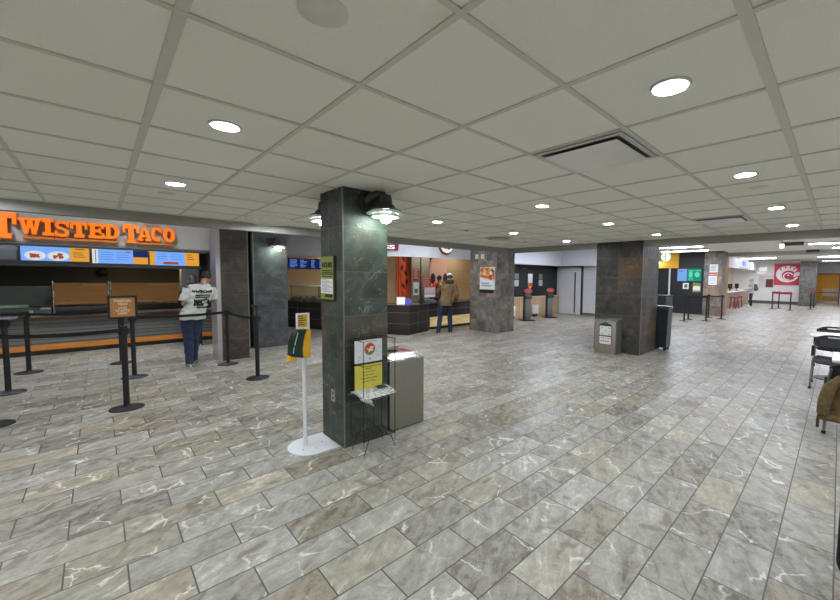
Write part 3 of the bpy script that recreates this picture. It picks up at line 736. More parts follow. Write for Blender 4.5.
# counter
tc = thing('taco_counter', 'long taco counter with grey boards and orange kick band', 'counter', (-1.6, 11.0, 0))
slatg = line_mat('grey_counter_boards', (106, 104, 99), (58, 57, 54), .077, .012, 'z', .12, .6)
MB().box(-5.2, 2.28, 10.93, 11.35, .20, .70).build('board_front', slatg, tc)
MB().box(-5.2, 2.28, 10.90, 11.35, .10, .20).build('orange_band', wood_mat('orange_band_wood', (214, 134, 48), (186, 108, 34)), tc)
MB().box(-5.2, 2.28, 10.98, 11.35, 0, .10).build('toe_kick', M('toe_kick_dark', (58, 55, 52), .6), tc)
MB().box(-5.2, 2.28, 10.91, 11.35, .70, .76).build('brown_trim', wood_mat('brown_trim_wood', (132, 92, 66), (104, 70, 50)), tc)
MB().box(-5.2, 2.28, 10.80, 11.8, .76, .79, .004).build('tray_rail', brushed('counter_steel', (150, 148, 144), .35), tc)
MB().box(-5.2, 2.28, 11.2, 11.75, .79, .93, .01).build('food_well', brushed('well_steel', (88, 86, 82), .3), tc)
wpan = line_mat('honey_wood_panel', (196, 138, 74), (156, 104, 52), .105, .003, 'z', .1, .5, grain=True)
for x0, x1, lab in ((-.64, .13, 'left wooden sneeze guard panel on the taco counter, behind the framed sign stand'), (.19, 1.36, 'right longer wooden sneeze guard panel on the taco counter'), ):
    t = thing('sneeze_guard', lab, 'sneeze guard', ((x0 + x1) / 2, 10.95, .79))
    MB().box(x0, x1, 10.93, 10.96, .985, 1.42).build('wood_panel', wpan, t)
    for px in (x0 - .015, x1 + .015): MB().cyl(px, 10.945, .79, 1.46, .014, 12).build('post', steel_l, t)
    MB().box(x0, x1, 10.98, 11.35, 1.40, 1.41).build('glass_shelf', glass('shelf_glass'), t)
    mb = MB(); q = PL((x0, 10.93, 0)); q.text(mb, 'TWISTED BURRITO', (x1 - x0) * .52, (x1 - x0) * .94, 1.365, 1.395, .002, bold=.02); q.text(mb, 'BUILD YOUR OWN TACO', (x1 - x0) * .1, (x1 - x0) * .56, 1.005, 1.03, .002, bold=.02)
    mb.build('printed_text', M('cream_print', (216, 190, 150), .6), t)
tag(MB().box(-1.4, -.66, 10.95, 10.965, .93, 1.36).build('clear_guard_pane', glass('clear_guard')), 'clear guard pane left of the wooden guard panels', 'sneeze guard')
nb = thing('napkin_box', 'small white and grey box standing on the taco counter left of the guards', 'box', (-.78, 10.97, .79))
MB().box(-.93, -.70, 10.9, 11.06, .79, .90, .006).build('grey_box', M('grey_printed_box', (120, 124, 132), .5), nb)
MB().box(-.99, -.93, 10.9, 11.06, .79, .89, .004).build('white_end', white, nb); MB().box(-.84, -.70, 10.92, 11.04, .90, .935, .01).build('paper_stack', paperw, nb)
pan = thing('food_pan', 'steel pan of food on the taco counter at the left edge', 'food pan', (-1.25, 11.4, .93))
MB().box(-1.5, -1.02, 11.25, 11.6, .93, .98, .008).build('pan', steel_l, pan)
mb = MB()
for k in range(26): mb.sphere((random.uniform(-1.46, -1.06), random.uniform(11.28, 11.57), .985), random.uniform(.015, .03), None, .02, 7, 5)
tag(mb.build('food_filling', M('taco_filling', (134, 96, 64), .7), pan), kind='stuff')
fanm = thing('wall_fan', 'small black round fan on the dark taco kitchen wall', 'fan', (.08, 13.0, 1.5))
mb = MB(); mb.sphere((.08, 13.05, 1.66), .11, .05, .10, 16, 10); mb.tube([(.17, 13.1, 1.55), (.08, 13.08, 1.64)], .02); mb.build('fan_cage', black, fanm)
for k, x in enumerate((.95, 1.05, 1.3)):
    t = tag(MB().lathe(x, 11.6, [(.04, .93), (.042, 1.02 + .03 * k), (.02, 1.06 + .03 * k), (.015, 1.1)], 16).build('sauce_bottle', M('bottle_tone_%d' % k, ((150, 60, 40), (200, 190, 170), (80, 90, 60))[k], .3)), ['short reddish sauce bottle on the taco counter', 'cream sauce bottle between two others on the taco counter', 'olive sauce bottle at the right on the taco counter'][k], 'bottle', 'sauce bottles on the taco counter')
for x_, n_ in ((-2.6, 'far left'), (-1.4, 'second from left'), (-.7, 'left of the middle'), (.1, 'middle'), (.8, 'right of the middle'), (1.5, 'right')): dl(x_, 9.75, 'unseen light added under the taco kitchen ceiling to brighten the counter, %s one' % n_, 2.5)  # unseen lights added behind the fascia to brighten kitchen and counter
# ------------------------------------------------------------------ queue posts and belts
def stanchion(x, y, label, h=1.0, sign=False):
    t = thing('queue_post', label, 'queue post', (x, y, 0), group='black queue posts by the taco counter')
    MB().lathe(0, 0, [(.165, 0), (.165, .008), (.15, .016), (.05, .026), (.034, .04)], 36).build('post_base', M('cast_base_black', (30, 30, 31), .5), t, local=True)
    MB().cyl(0, 0, .03, h - .12, .030, 20).build('pole', black, t, local=True)
    mb = MB(); mb.cyl(0, 0, h - .12, h, .038, 20, bev=.006)
    for a in range(4): mb.box(-.014 + .040 * math.cos(a * PI / 2), .014 + .040 * math.cos(a * PI / 2), -.014 + .040 * math.sin(a * PI / 2), .014 + .040 * math.sin(a * PI / 2), h - .095, h - .03)
    mb.build('belt_head', dblack, t, local=True); return t
ST0 = stanchion(.19, 5.95, 'black queue post in front carrying the framed orange sign')
def st(x, y, label, g=None):
    c = copy_tree(ST0, label=label); c.location = (x, y, 0); return c
st(-.86, 6.19, 'black queue post cut by the left edge, only its base in view'); st(-.92, 7.75, 'black queue post at far left with a grey tray top')
st(-.86, 9.15, 'black queue post at left, farthest, near the napkin box'); st(.35, 7.68, 'black queue post just behind the framed sign post')
st(.25, 9.05, 'black queue post hidden behind the framed orange sign, nearest the counter'); st(1.63, 7.71, 'black queue post right in front of the dark taco pillar')
P6 = st(1.74, 6.35, 'black queue post right of the taco pillar with an empty sign holder on top')
def belt(a, b, label, z=.945, name='retractable_belt', m=None, h=.045):
    A, B = V3((a[0], a[1], z)), V3((b[0], b[1], z)); d = (B - A).normalized(); A += d * .055; B -= d * .055; n = V3((-d.y, d.x, 0)) * .0012
    rings = []
    for k in range(9):
        f = k / 8; p = A.lerp(B, f) - V3((0, 0, .022 * 4 * f * (1 - f))); rings.append([p - n - V3((0, 0, h / 2)), p + n - V3((0, 0, h / 2)), p + n + V3((0, 0, h / 2)), p - n + V3((0, 0, h / 2))])
    o = MB().grid_loft(rings).build(name, m or M('belt_webbing', (10, 10, 11), .85)); return tag(o, label, 'belt', 'queue belts')
belt((-.86, 6.19), (.19, 5.95), 'black belt in front, running from the left edge to the framed sign post')
belt((-.86, 9.15), (.25, 9.05), 'black belt farthest back, crossing before the grey counter boards')
belt((.35, 7.68), (1.63, 7.71), 'black belt crossing at the waist of the man in the white shirt')
belt((1.63, 7.71), (1.74, 6.35), 'black belt seen nearly end-on in front of the dark pillar')
belt((-.86, 9.15), (-.92, 7.75), 'black belt at far left seen nearly end-on')
tr = thing('post_tray', 'grey flat tray fixed on top of the far left queue post', 'tray', (-.95, 7.7, 1.0))
MB().box(-1.35, -.80, 7.5, 7.78, 1.012, 1.03, .004).build('tray_plate', M('tray_grey', (120, 120, 124), .4), tr)
MB().cyl(-.92, 7.75, .998, 1.014, .03, 16).build('tray_mount', black, tr)
# framed sign on the front post
fs_ = thing('framed_sign', 'small black framed orange sign on the front queue post', 'sign', (.19, 5.95, 1.0))
p = PL((.06, 5.93, 0))
# frame spans 0.25 m, sign face tan orange with white letters
mb = MB(); p.rect(mb, 0, .262, 1.09, 1.112, .012, -.012); p.rect(mb, 0, .262, 1.338, 1.36, .012, -.012); p.rect(mb, 0, .022, 1.112, 1.338, .012, -.012); p.rect(mb, .24, .262, 1.112, 1.338, .012, -.012); mb.build('sign_frame', dblack, fs_)
p.rect(MB(), .022, .24, 1.112, 1.338, .004, -.01).build('sign_board', M('tan_orange_card', (176, 116, 56), .6), fs_)
mb = MB(); p.text(mb, 'TWISTED', .05, .21, 1.285, 1.315, .006, .004, .03); p.text(mb, 'TACO', .09, .175, 1.25, 1.277, .006, .004, .03)
p.text(mb, 'LINE', .095, .165, 1.205, 1.228, .006, .004, .02); p.text(mb, 'STARTS', .07, .19, 1.172, 1.195, .006, .004, .02); p.text(mb, 'HERE', .09, .17, 1.138, 1.162, .006, .004, .02); mb.build('sign_text', M('sign_cream', (222, 206, 184), .6), fs_)
MB().cyl(.19, 5.95, .998, 1.10, .012, 12).build('sign_stem', black, fs_)
hd = thing('sign_holder', 'small empty black sign holder standing on the queue post right of the pillar', 'sign holder', (1.74, 6.35, 1.0))
MB().cyl(1.74, 6.35, .998, 1.15, .016, 12).build('stem', black, hd); MB().box(1.66, 1.76, 6.33, 6.37, 1.12, 1.16, .006).build('clip', black, hd)

# ------------------------------------------------------------------ things on and by the foreground column
lime = M('lime_card', (140, 148, 64), .6, var=.03); dark_ink = M('dark_ink', (38, 40, 34), .7); greyink = M('grey_ink', (120, 122, 118), .7)
t = thing('lime_notice', 'tall lime green and white hours notice on the left face of the column', 'poster', (1.585, 3.45, 1.39))
p = PL((1.598, 3.60, 0), **LEFT)
p.rect(MB(), 0, .275, 1.39, 1.81, .022).build('holder', M('notice_holder', (60, 62, 54), .4), t)
p.rect(MB(), .005, .27, 1.64, 1.805, .025, .022).build('top_card', lime, t); p.rect(MB(), .0, .27, 1.395, 1.595, .025, .022).build('lower_card', lime, t); p.rect(MB(), .005, .27, 1.597, 1.63, .025, .022).build('lime_strip', lime, t)
p.rect(MB(), .01, .262, 1.45, 1.592, .028, .0252).build('white_sheet', paperw, t)
mb = MB(); p.text(mb, 'HOURS', .04, .25, 1.70, 1.75, .029, .0252, .03)
for k in range(2): p.rect(mb, .04, .25, 1.665 - .02 * k, 1.674 - .02 * k, .029, .0252)
p.rect(mb, .04, .25, 1.61, 1.618, .029, .0252); mb.build('notice_title', dark_ink, t)
mb = MB()
for k in range(9): p.rect(mb, .04, .15 + .05 * (k % 3), 1.58 - .014 * k, 1.584 - .014 * k, .030, .0282)
mb.build('printed_lines', greyink, t); p.rect(MB(), .10, .25, 1.415, 1.445, .03, .0252).build('dark_block', dark_ink, t)
t = thing('outlet_cover', 'small steel outlet cover low on the left face of the column', 'outlet', (1.597, 3.41, .4)); p = PL((1.5995, 3.445, 0), **LEFT)
p.rect(MB(), 0, .075, .395, .515, .006, bev=.002).build('cover_plate', M('outlet_grey', (150, 148, 140), .4), t); mb = MB(); p.rect(mb, .025, .05, .47, .49, .0065); p.rect(mb, .025, .05, .42, .44, .0065); mb.build('socket', dark_ink, t)

# hand sanitiser stand
hs = thing('sanitizer_stand', 'white hand sanitizer stand with green and yellow dispenser left of the column', 'sanitizer stand', (1.40, 3.45, 0))
poly = [(1.585, 3.24), (1.585, 3.66)] + [(1.38 + .19 * math.cos(a), 3.45 + .21 * math.sin(a)) for a in [PI / 2 + PI * k / 16 for k in range(17)]]
mb = MB(); mb.grid_loft([[(a, b, .002) for a, b in poly], [(a, b, .010) for a, b in poly]]); mb.build('base_plate', M('white_enamel', (226, 228, 230), .3, var=.02), hs)
mb = MB()
for a, b in ((1.30, 3.4), (1.40, 3.35), (1.40, 3.56), (1.5, 3.45)): mb.cyl(a, b, .01, .0125, .006, 8)
mb.build('base_bolt', greyink, hs)
MB().cyl(1.352, 3.48, .01, 1.14, .019, 20).build('pole', M('white_enamel'), hs)
q = PL((1.285, 3.455, 0)); q.rect(MB(), -.012, .11, 1.115, 1.275, .004, -.006).build('sign_frame', white, hs)
q.rect(MB(), .002, .088, 1.145, 1.262, .007, .0045).build('yellow_sign', M('yellow_card', (204, 166, 60), .6), hs)
mb = MB()
for k in range(5): q.rect(mb, .008, .05 + .012 * (k % 3), 1.245 - .02 * k, 1.253 - .02 * k, .009, .0072)
mb.build('sign_text', dark_ink, hs)
mb = MB(); D = PL((0, 3.42, 0))
back = [(1.30, .875), (1.372, .875), (1.372, 1.12), (1.365, 1.13), (1.335, 1.13), (1.318, 1.09), (1.302, 1.02), (1.295, .95)]
front = [(1.20, .90), (1.30, .875), (1.295, .95), (1.302, 1.02), (1.318, 1.09), (1.335, 1.13), (1.262, 1.135), (1.235, 1.10), (1.213, 1.03)]
D.poly(mb, back, .05, -.055); mb.build('dispenser_back', M('dispenser_yellow', (222, 168, 30), .35), hs)
D.poly(MB(), front, .056, -.06).build('dispenser_cover', M('dispenser_dark_green', (20, 48, 38), .25), hs)
D.poly(MB(), [(1.18, .862), (1.245, .85), (1.25, .885), (1.195, .90)], .04, -.04).build('drip_lip', M('dispenser_yellow'), hs)
mb = MB(); D.poly(mb, [(1.222, 1.0), (1.228, .998), (1.258, 1.11), (1.252, 1.112)], .058, .056); D.poly(mb, [(1.208, .93), (1.213, .928), (1.224, .985), (1.219, .987)], .058, .056); mb.build('cover_print', M('pale_print', (170, 190, 180), .5), hs)

# wire literature rack with two signs and a newspaper
rk = thing('wire_rack', 'black wire literature rack standing against the front of the column', 'rack', (1.83, 3.0, 0))
wire = M('black_wire', (26, 25, 24), .4, .3)
X0, X1, Y0, Y1 = 1.64, 1.97, 2.90, 3.13
mb = MB(); B = lambda a, b, r=.0035: mb.tube([a, b], r, 8)
for x, y in ((X0, Y0), (X1, Y0), (X0, Y1), (X1, Y1)): B((x, y, .14), (x, y, 1.04))
for z in (.14, .52, .82): 
    for a, b in (((X0, Y0), (X1, Y0)), ((X1, Y0), (X1, Y1)), ((X1, Y1), (X0, Y1)), ((X0, Y1), (X0, Y0))): B((*a, z), (*b, z))
for a, b in (((X0, Y0), (X0, Y1)), ((X1, Y0), (X1, Y1)), ((X0, Y1), (X1, Y1))): B((*a, 1.04), (*b, 1.04))
B((X0 + .1, Y1, 1.04), (X0 + .1, Y1, 1.07)); B((X0 + .1, Y1, 1.07), (X1 - .1, Y1, 1.07)); B((X1 - .1, Y1, 1.07), (X1 - .1, Y1, 1.04))
mb.build('rack_frame', wire, rk)
mb = MB()
for k in range(7): x = X0 + (X1 - X0) * (k + .5) / 7; mb.tube([(x, Y0, .14), (x, Y1, .14)], .0025, 6)
mb.build('bottom_grid', wire, rk)
mb = MB(); 
for x in (X0 + .13, X1 - .09): mb.tube([(x, Y1, .14), (x, Y1, .52)], .003, 6)
mb.build('back_wire', wire, rk)
for x, y, dx in ((X0, Y0, -1), (X1, Y0, 1), (X0, Y1 - .02, -1), (X1, Y1 - .02, 1)):
    MB().tube([(x - dx * .05, y, .14), (x, y, .004), (x + dx * .0, y + .0, .14)], .0035, 8).build('leg', wire, rk)
q = PL((1.665, 3.105, 0))
t = thing('rack_sign', 'white sheet with a round red logo clipped high in the wire rack', 'sign', (1.81, 3.1, .8)); q.rect(MB(), -.01, .30, .80, 1.03, .0, -.012).build('backing_board', dblack, t)
q.rect(MB(), 0, .292, .805, 1.02, .004, 0).build('white_sheet', M('logo_sheet', (206, 208, 210), .5, var=.04), t)
q.disc(MB(), .157, .93, .058, .0055, .004).build('red_disc', M('logo_red', (186, 66, 44), .6), t)
mb = MB(); q.poly(mb, [(.157 + .052 * math.cos(a), .93 + .052 * math.sin(a)) for a in [PI + .1 + (PI - .2) * k / 12 for k in range(13)]], .0065, .0055); mb.build('olive_half', M('logo_olive', (112, 110, 62), .6), t)
mb = MB(); q.poly(mb, [(.115, .945), (.15, .93), (.165, .955), (.2, .95), (.185, .93), (.195, .905), (.165, .915), (.145, .895), (.14, .922)], .0075, .0065); mb.build('logo_bird', M('logo_cream', (226, 206, 170), .6), t)
mb = MB(); q.disc(mb, .157, .838, .009, .006, .004, 10); q.text(mb, 'CONSTITUTION', .09, .235, .998, 1.008, .006, .004)
for a, b in ((.04, .86), (.05, .92), (.22, .9), (.24, .86), (.25, .94), (.03, .83)): q.rect(mb, a, a + .02, b, b + .004, .006, .004)
mb.build('printed_marks', greyink, t)
t = thing('yellow_rack_sign', 'yellow printed notice below the white logo sheet in the rack', 'sign', (1.81, 3.1, .55)); q.rect(MB(), -.008, .298, .54, .79, .0, -.012).build('backing_board', dblack, t)
q.rect(MB(), 0, .292, .55, .785, .004, 0).build('yellow_sheet', M('yellow_sheet', (204, 190, 72), .6, var=.03), t)
mb = MB()
for k, (s_, a, b) in enumerate((('NOTICE', .11, .18), ('Please Don\'t Forget', .08, .215), ('To leave papers', .09, .20), ('in this rack so others', .06, .235), ('may enjoy reading', .075, .215))): q.text(mb, s_, a, b, .738 - .03 * k, .750 - .03 * k, .006, .004, .01)
mb.build('printed_text', dark_ink, t)
npm = NT('newsprint'); _n = npm.noise(npm.obj(), 60, 3); newsm = npm.fin(npm.ramp(_n, [(.4, rgb(120, 120, 116)), (.5, rgb(196, 196, 190))]), .8)
t = thing('newspaper', 'folded newspaper lying on the middle shelf of the wire rack', 'newspaper', (1.80, 3.0, .525))
mb = MB(); prof = [(0.0, .545), (.05, .560), (.10, .556), (.16, .548), (.21, .536), (.235, .525)]
for dz in (0,):
    A = [[(x, Y1 - .005 - d, z + .004 * math.sin(20 * x)) for d, z in prof] + [(x, Y1 - .005 - d, z - .016) for d, z in prof[::-1]] for x in (1.635, 1.72, 1.80, 1.88, 1.985)]
    mb.grid_loft(A)
mb.build('folded_pages', newsm, t)
mb = MB(); mb.grid_loft([[(1.62, 2.93, .53), (1.70, 2.875, .527), (1.705, 2.872, .50), (1.63, 2.93, .515)], [(1.67, 2.90, .49), (1.725, 2.868, .46), (1.728, 2.865, .455), (1.675, 2.90, .485)]]); mb.build('drooping_corner', newsm, t)
MB().box(1.86, 1.95, 2.99, 3.08, .566, .568).build('printed_photo', dark_ink, t)
mb = MB(); mb.box(1.70, 1.97, 2.888, 2.8895, .512, .522); mb.build('dark_headline', dark_ink, t)

# big steel bin behind the rack
def steel_bin(name, label, x0, x1, y0, y1, h, mat, loc=None):
    t = thing(name, label, 'bin', ((x0 + x1) / 2, (y0 + y1) / 2, 0)); return t
bn = steel_bin('steel_bin', 'brushed steel litter bin with sloped top beside the foreground column', 2.10, 2.545, 3.18, 3.62, .8, steel)
MB().box(2.10, 2.545, 3.185, 3.62, .012, .735, .004).build('bin_body', brushed('bin_brushed_steel', (150, 146, 136), .34), bn)
MB().box(2.12, 2.525, 3.20, 3.60, 0, .013).build('plinth', dblack, bn)
mb = MB(); a = [(2.095, 3.18), (2.55, 3.18), (2.55, 3.625), (2.095, 3.625)]; b = [(2.095, 3.27), (2.50, 3.27), (2.50, 3.625), (2.095, 3.625)]
mb.grid_loft([[(x, y, .735) for x, y in a], [(x, y, .755) for x, y in a], [(x, y, .80) for x, y in b]]); mb.build('sloped_lid', steel_l, bn, smooth=False)
mb = MB(); mb.lathe(2.27, 3.42, [(.10, .8005), (.10, .806), (.085, .806), (.085, .8012)], 28); mb.build('opening_ring', steel, bn); MB().lathe(2.27, 3.42, [(.084, .8008), (.084, .8022)], 28).build('opening', dblack, bn)
MB().box(2.36, 2.47, 3.33, 3.50, .8005, .802).build('red_sticker', M('red_sticker', (176, 84, 84), .5), bn)

# ------------------------------------------------------------------ small steel recycling bin and black bin at the brown column
b2 = steel_bin('recycling_bin', 'small steel recycling bin with white label in front of the brown column', 7.80, 8.13, 3.28, 3.74, .73, steel)
MB().box(7.80, 8.13, 3.28, 3.74, .0, .70, .004).build('bin_body', brushed('small_bin_steel', (172, 166, 156), .46), b2)
mb = MB(); a = [(7.795, 3.275), (8.135, 3.275), (8.135, 3.745), (7.795, 3.745)]; b = [(7.86, 3.275), (8.135, 3.275), (8.135, 3.745), (7.86, 3.745)]
mb.grid_loft([[(x, y, .70) for x, y in a], [(x, y, .712) for x, y in a], [(x, y, .745) for x, y in b]]); mb.build('sloped_lid', steel_l, b2, smooth=False)
q = PL((7.798, 3.64, 0), **LEFT)
mb = MB(); q.rect(mb, 0, .28, .20, .60, .003); q.poly(mb, [(-.0, .60), (.28, .60), (.26, .64), (.20, .66), (.14, .695), (.08, .66), (.02, .64)], .003); mb.build('label_border', M('label_dark', (56, 58, 52), .5), b2)
q.rect(MB(), .012, .268, .40, .60, .005, .003).build('upper_label', paperw, b2); q.rect(MB(), .0, .28, .196, .385, .0045, .003).build('red_border', M('label_red', (168, 70, 66), .5), b2); q.rect(MB(), .014, .266, .21, .372, .006, .0045).build('lower_label', paperw, b2)
mb = MB()
for a_, c_ in ((.04, .56), (.2, .56), (.12, .50), (.05, .43), (.2, .43)): q.disc(mb, a_ + .02, c_, .018, .007, .005, 10, .01)
for a_ in (.05, .1, .15, .2): q.rect(mb, a_, a_ + .03, .33, .345, .0075, .006); q.rect(mb, a_ - .01, a_ + .025, .26, .285, .0075, .006)
q.disc(mb, .14, .655, .016, .0045, .003, 12); mb.build('label_icons', greyink, b2)
b3 = steel_bin('black_bin', 'tall black plastic bin at the right side of the brown column', 9.17, 9.58, 2.66, 2.98, 1.0, black)
mb = MB(); a = [(9.18, 2.70), (9.46, 2.70), (9.46, 2.98), (9.18, 2.98)]; b = [(9.17, 2.68), (9.47, 2.68), (9.47, 2.99), (9.17, 2.99)]
bb = M('slate_black_plastic', (34, 40, 44), .45)
mb.grid_loft([[(x, y, .06) for x, y in a], [(x, y, .95) for x, y in b]]); mb.build('bin_body', bb, b3, smooth=False)
MB().box(9.16, 9.48, 2.67, 3.0, .95, 1.01, .015).build('lid', M('bin_lid_plastic', (60, 68, 72), .35), b3)
for x, y in ((9.22, 2.74), (9.42, 2.74), (9.22, 2.94), (9.42, 2.94)): MB().cyl(x, y, 0, .07, .03, 12).build('caster', dblack, b3)
# posters
t = thing('red_white_poster', 'white and red poster with salad pictures on the brown slate column', 'poster', (8.14, 3.41, 1.49)); q = PL((8.149, 3.545, 0), **LEFT)
q.rect(MB(), 0, .27, 1.49, 1.92, .006).build('poster_sheet', paperw, t); q.rect(MB(), 0, .27, 1.50, 1.59, .008, .006).build('red_band', M('poster_red', (190, 62, 44), .6), t)
mb = MB(); q.text(mb, 'BUILD YOUR', .03, .25, 1.845, 1.88, .008, .006, .03); q.text(mb, 'OWN BOWL', .03, .25, 1.80, 1.838, .008, .006, .03); q.rect(mb, .18, .26, 1.895, 1.912, .008, .006); mb.build('poster_title', dark_ink, t)
mb = MB()
for k in range(12): q.disc(mb, random.uniform(.04, .22), random.uniform(1.62, 1.74), random.uniform(.015, .03), .008 + k * .0004, .006, 10)
mb.build('salad_picture', M('salad_green', (104, 116, 54), .7), t)
mb = MB(); q.disc(mb, .07, 1.64, .035, .014, .006, 14); q.disc(mb, .2, 1.64, .03, .014, .006, 14); mb.build('bowl_picture', M('bowl_brown', (70, 40, 34), .6), t)
t = thing('food_poster', 'orange food poster with white lower half on the grey-brown pillar', 'poster', (8.19, 7.29, 1.27)); q = PL((8.199, 7.58, 0), **LEFT)
q.rect(MB(), 0, .58, 1.27, 1.93, .01).build('poster_sheet', paperw, t)
vn = NT('food_photo_print'); v_ = vn.n.new('ShaderNodeTexVoronoi'); v_.inputs['Scale'].default_value = 14; vn.link(vn.obj(), v_.inputs['Vector'])
fphoto = vn.fin(vn.ramp(vn.sep(v_.outputs['Color'])[0], [(0, rgb(160, 40, 24)), (.3, rgb(214, 110, 40)), (.55, rgb(232, 168, 84)), (.75, rgb(120, 60, 30)), (1, rgb(236, 220, 190))]), .5)
q.poly(MB(), [(.01, 1.92), (.01, 1.64), (.57, 1.52), (.57, 1.92)], .013, .01).build('food_picture', fphoto, t); q.rect(MB(), 0, .55, 1.17, 1.255, .02).build('black_ledge', dblack, t)
mb = MB(); q.text(mb, 'ORANGE', .06, .36, 1.42, 1.47, .013, .01, .03); q.text(mb, 'CHICKEN BOWL', .06, .48, 1.36, 1.40, .013, .01, .03); mb.build('poster_text', M('blue_grey_print', (90, 100, 130), .6), t)
for k, yy in enumerate((7.78, 7.54)):
    t = tag(PL((8.199, yy, 0), **LEFT).rect(MB(), 0, .12, 2.18, 2.32, .02, bev=.004).build('thermostat', M('beige_plastic', (206, 204, 192), .5)), ['left of two small pale wall boxes high on the grey-brown pillar', 'right of two small pale wall boxes high on the grey-brown pillar'][k], 'thermostat', 'pale wall boxes on the pillar')
# ------------------------------------------------------------------ wok counter
dtile = brick_mat('dark_brown_counter_tile', (52, 44, 40), (120, 108, 96), .62, .31, .006, .35, False, .4, .06)
CP = [(3.95, 12.85), (4.2, 12.3), (4.62, 11.0), (5.05, 10.0), (5.55, 9.05), (6.08, 8.25), (7.08, 8.58)]
wc = thing('wok_counter', 'dark tiled curved counter with steel top under the white fascia', 'counter', (6.0, 9.0, 0))
def band_off(mb, pts, d0, d1, z0, z1): return band(mb, pts, d0, d1, z0, z1)
band(MB(), CP, .0, .35, .1, .80).build('tiled_front', dtile, wc)
band(MB(), CP, .04, .35, 0, .1).build('kick_base', M('dark_kick', (40, 36, 34), .5), wc)
band(MB(), CP, -.03, .8, .80, .835).build('counter_top', M('counter_top_dark', (70, 66, 62), .25), wc)
MB().box(7.08, 11.15, 8.66, 9.2, .40, .80).build('tiled_upper_band', dtile, wc)
MB().box(7.08, 11.15, 8.60, 9.5, .80, .835).build('counter_top', M('counter_top_dark'), wc)
MB().box(7.08, 11.15, 8.80, 9.2, 0, .1).build('kick_base', M('dark_kick'), wc)
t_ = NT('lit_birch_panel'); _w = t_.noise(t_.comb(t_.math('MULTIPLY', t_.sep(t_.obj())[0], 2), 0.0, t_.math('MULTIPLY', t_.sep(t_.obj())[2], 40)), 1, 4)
_c = t_.ramp(_w, [(.3, rgb(196, 166, 108)), (.7, rgb(244, 222, 160))]); t_.link(_c, t_.b.inputs['Emission Color']); t_.b.inputs['Emission Strength'].default_value = .25; birch = t_.fin(_c, .5)  # faint emission puts the light on the wood band into its material
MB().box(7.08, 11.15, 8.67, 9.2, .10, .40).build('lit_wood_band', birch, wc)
# round-edged white platform strip on the floor in front
# food bar
fb = thing('food_bar', 'steel food bar with glass guard on the wok counter, left of the column', 'food bar', (4.9, 12.0, .835))
FB = [(4.35, 12.5), (4.75, 11.3), (5.2, 10.3), (5.6, 9.6)]
band(MB(), FB, .1, .7, .836, .93).build('steel_well', steel_l, fb)
band(MB(), FB, .12, .13, .95, 1.28).build('glass_guard', glass('food_bar_glass'), fb)
band(MB(), FB, .10, .5, 1.28, 1.31).build('glass_top_shelf', M('shelf_light_edge', (216, 212, 200), .3), fb)
mb = MB()
for (x, y) in offset_line(FB, .15): mb.cyl(x, y, .93, 1.3, .012, 10)
mb.build('guard_post', chrome, fb)
tag(MB().box(5.0, 5.9, 11.3, 11.33, 1.40, 1.43).build('heat_strip', EM('heat_lamp_strip', (255, 222, 160), 3)), 'glowing heat strip over the food bar', 'heat lamp')
mb = MB()
cols = [(190, 70, 40), (210, 170, 110), (120, 130, 60), (170, 110, 60), (225, 215, 200)]
for k, c in enumerate(cols):
    mb = MB()
    for j in range(26):
        f = random.random() * (len(FB) - 1.01); i = int(f); f -= i; x = FB[i][0] * (1 - f) + FB[i + 1][0] * f; y = FB[i][1] * (1 - f) + FB[i + 1][1] * f
        mb.sphere((x + random.uniform(.18, .55), y + random.uniform(.05, .35), .935), random.uniform(.02, .045), None, .03, 7, 5)
    tag(mb.build('food_pieces', M('food_tone_%d' % k, c, .6), fb), kind='stuff')
def wscreen(t, p, w, h):
    p.rect(MB(), 0, w, 0, h, .004).build('screen_panel', EM('wok_screen_navy', (28, 40, 92), .8), t)
    mb = MB()
    for c in range(2):
        for k in range(6): p.rect(mb, w * (.06 + .5 * c), w * (.06 + .5 * c + random.uniform(.15, .36)), h * (.84 - .14 * k), h * (.89 - .14 * k), .008, .004)
    mb.build('menu_lines', EM('screen_line_pale', (120, 160, 240), .9), t)
screen(4.55, 5.22, 1.86, 2.19, 12.9, 'dark blue menu screen behind the wok food bar, left one', wscreen)
screen(5.26, 5.85, 1.86, 2.19, 12.9, 'dark blue menu screen behind the wok food bar, right one by the column edge', wscreen)
# interior of the stall: orange bamboo banner, pilasters, mural, notices (wall plane y = 10.6)
Q = PL((0, 10.598, 0))
t = thing('bamboo_banner', 'orange banner with dark bamboo leaves behind the wok counter', 'banner', (7.5, 10.59, .8)); Q.rect(MB(), 7.25, 7.79, .8, 2.45, .015).build('banner_cloth', M('banner_orange', (236, 92, 36), .6, var=.05), t)
mb = MB(); bam = M('bamboo_print', (90, 34, 18), .7)
Q.line(mb, [(7.34, .82), (7.32, 1.3), (7.36, 1.8), (7.33, 2.4)], .022, .018, .015); Q.line(mb, [(7.55, .82), (7.46, 1.3), (7.40, 1.75)], .02, .018, .015)
for cx, cz, a0 in ((7.5, 2.2, .3), (7.42, 1.95, -.6), (7.58, 1.72, .2), (7.62, 1.45, -.3), (7.5, 1.25, .5)):
    for k in range(5):
        a = a0 + k * .5 - .8; L = .17; dx, dz = math.cos(a), math.sin(a); Q.poly(mb, [(cx, cz), (cx + dx * L * .5 - dz * .022, cz + dz * L * .5 + dx * .022), (cx + dx * L, cz + dz * L), (cx + dx * L * .5 + dz * .022, cz + dz * L * .5 - dx * .022)], .018 + k * .0002, .015)
mb.build('bamboo_print', bam, t)
tag(MB().box(7.79, 8.16, 10.45, 10.598, 0, 2.72).build('olive_pilaster', M('olive_tan_paint', (146, 132, 104), .6)), 'olive tan pilaster right of the orange bamboo banner', 'pilaster', 'olive tan pilasters')
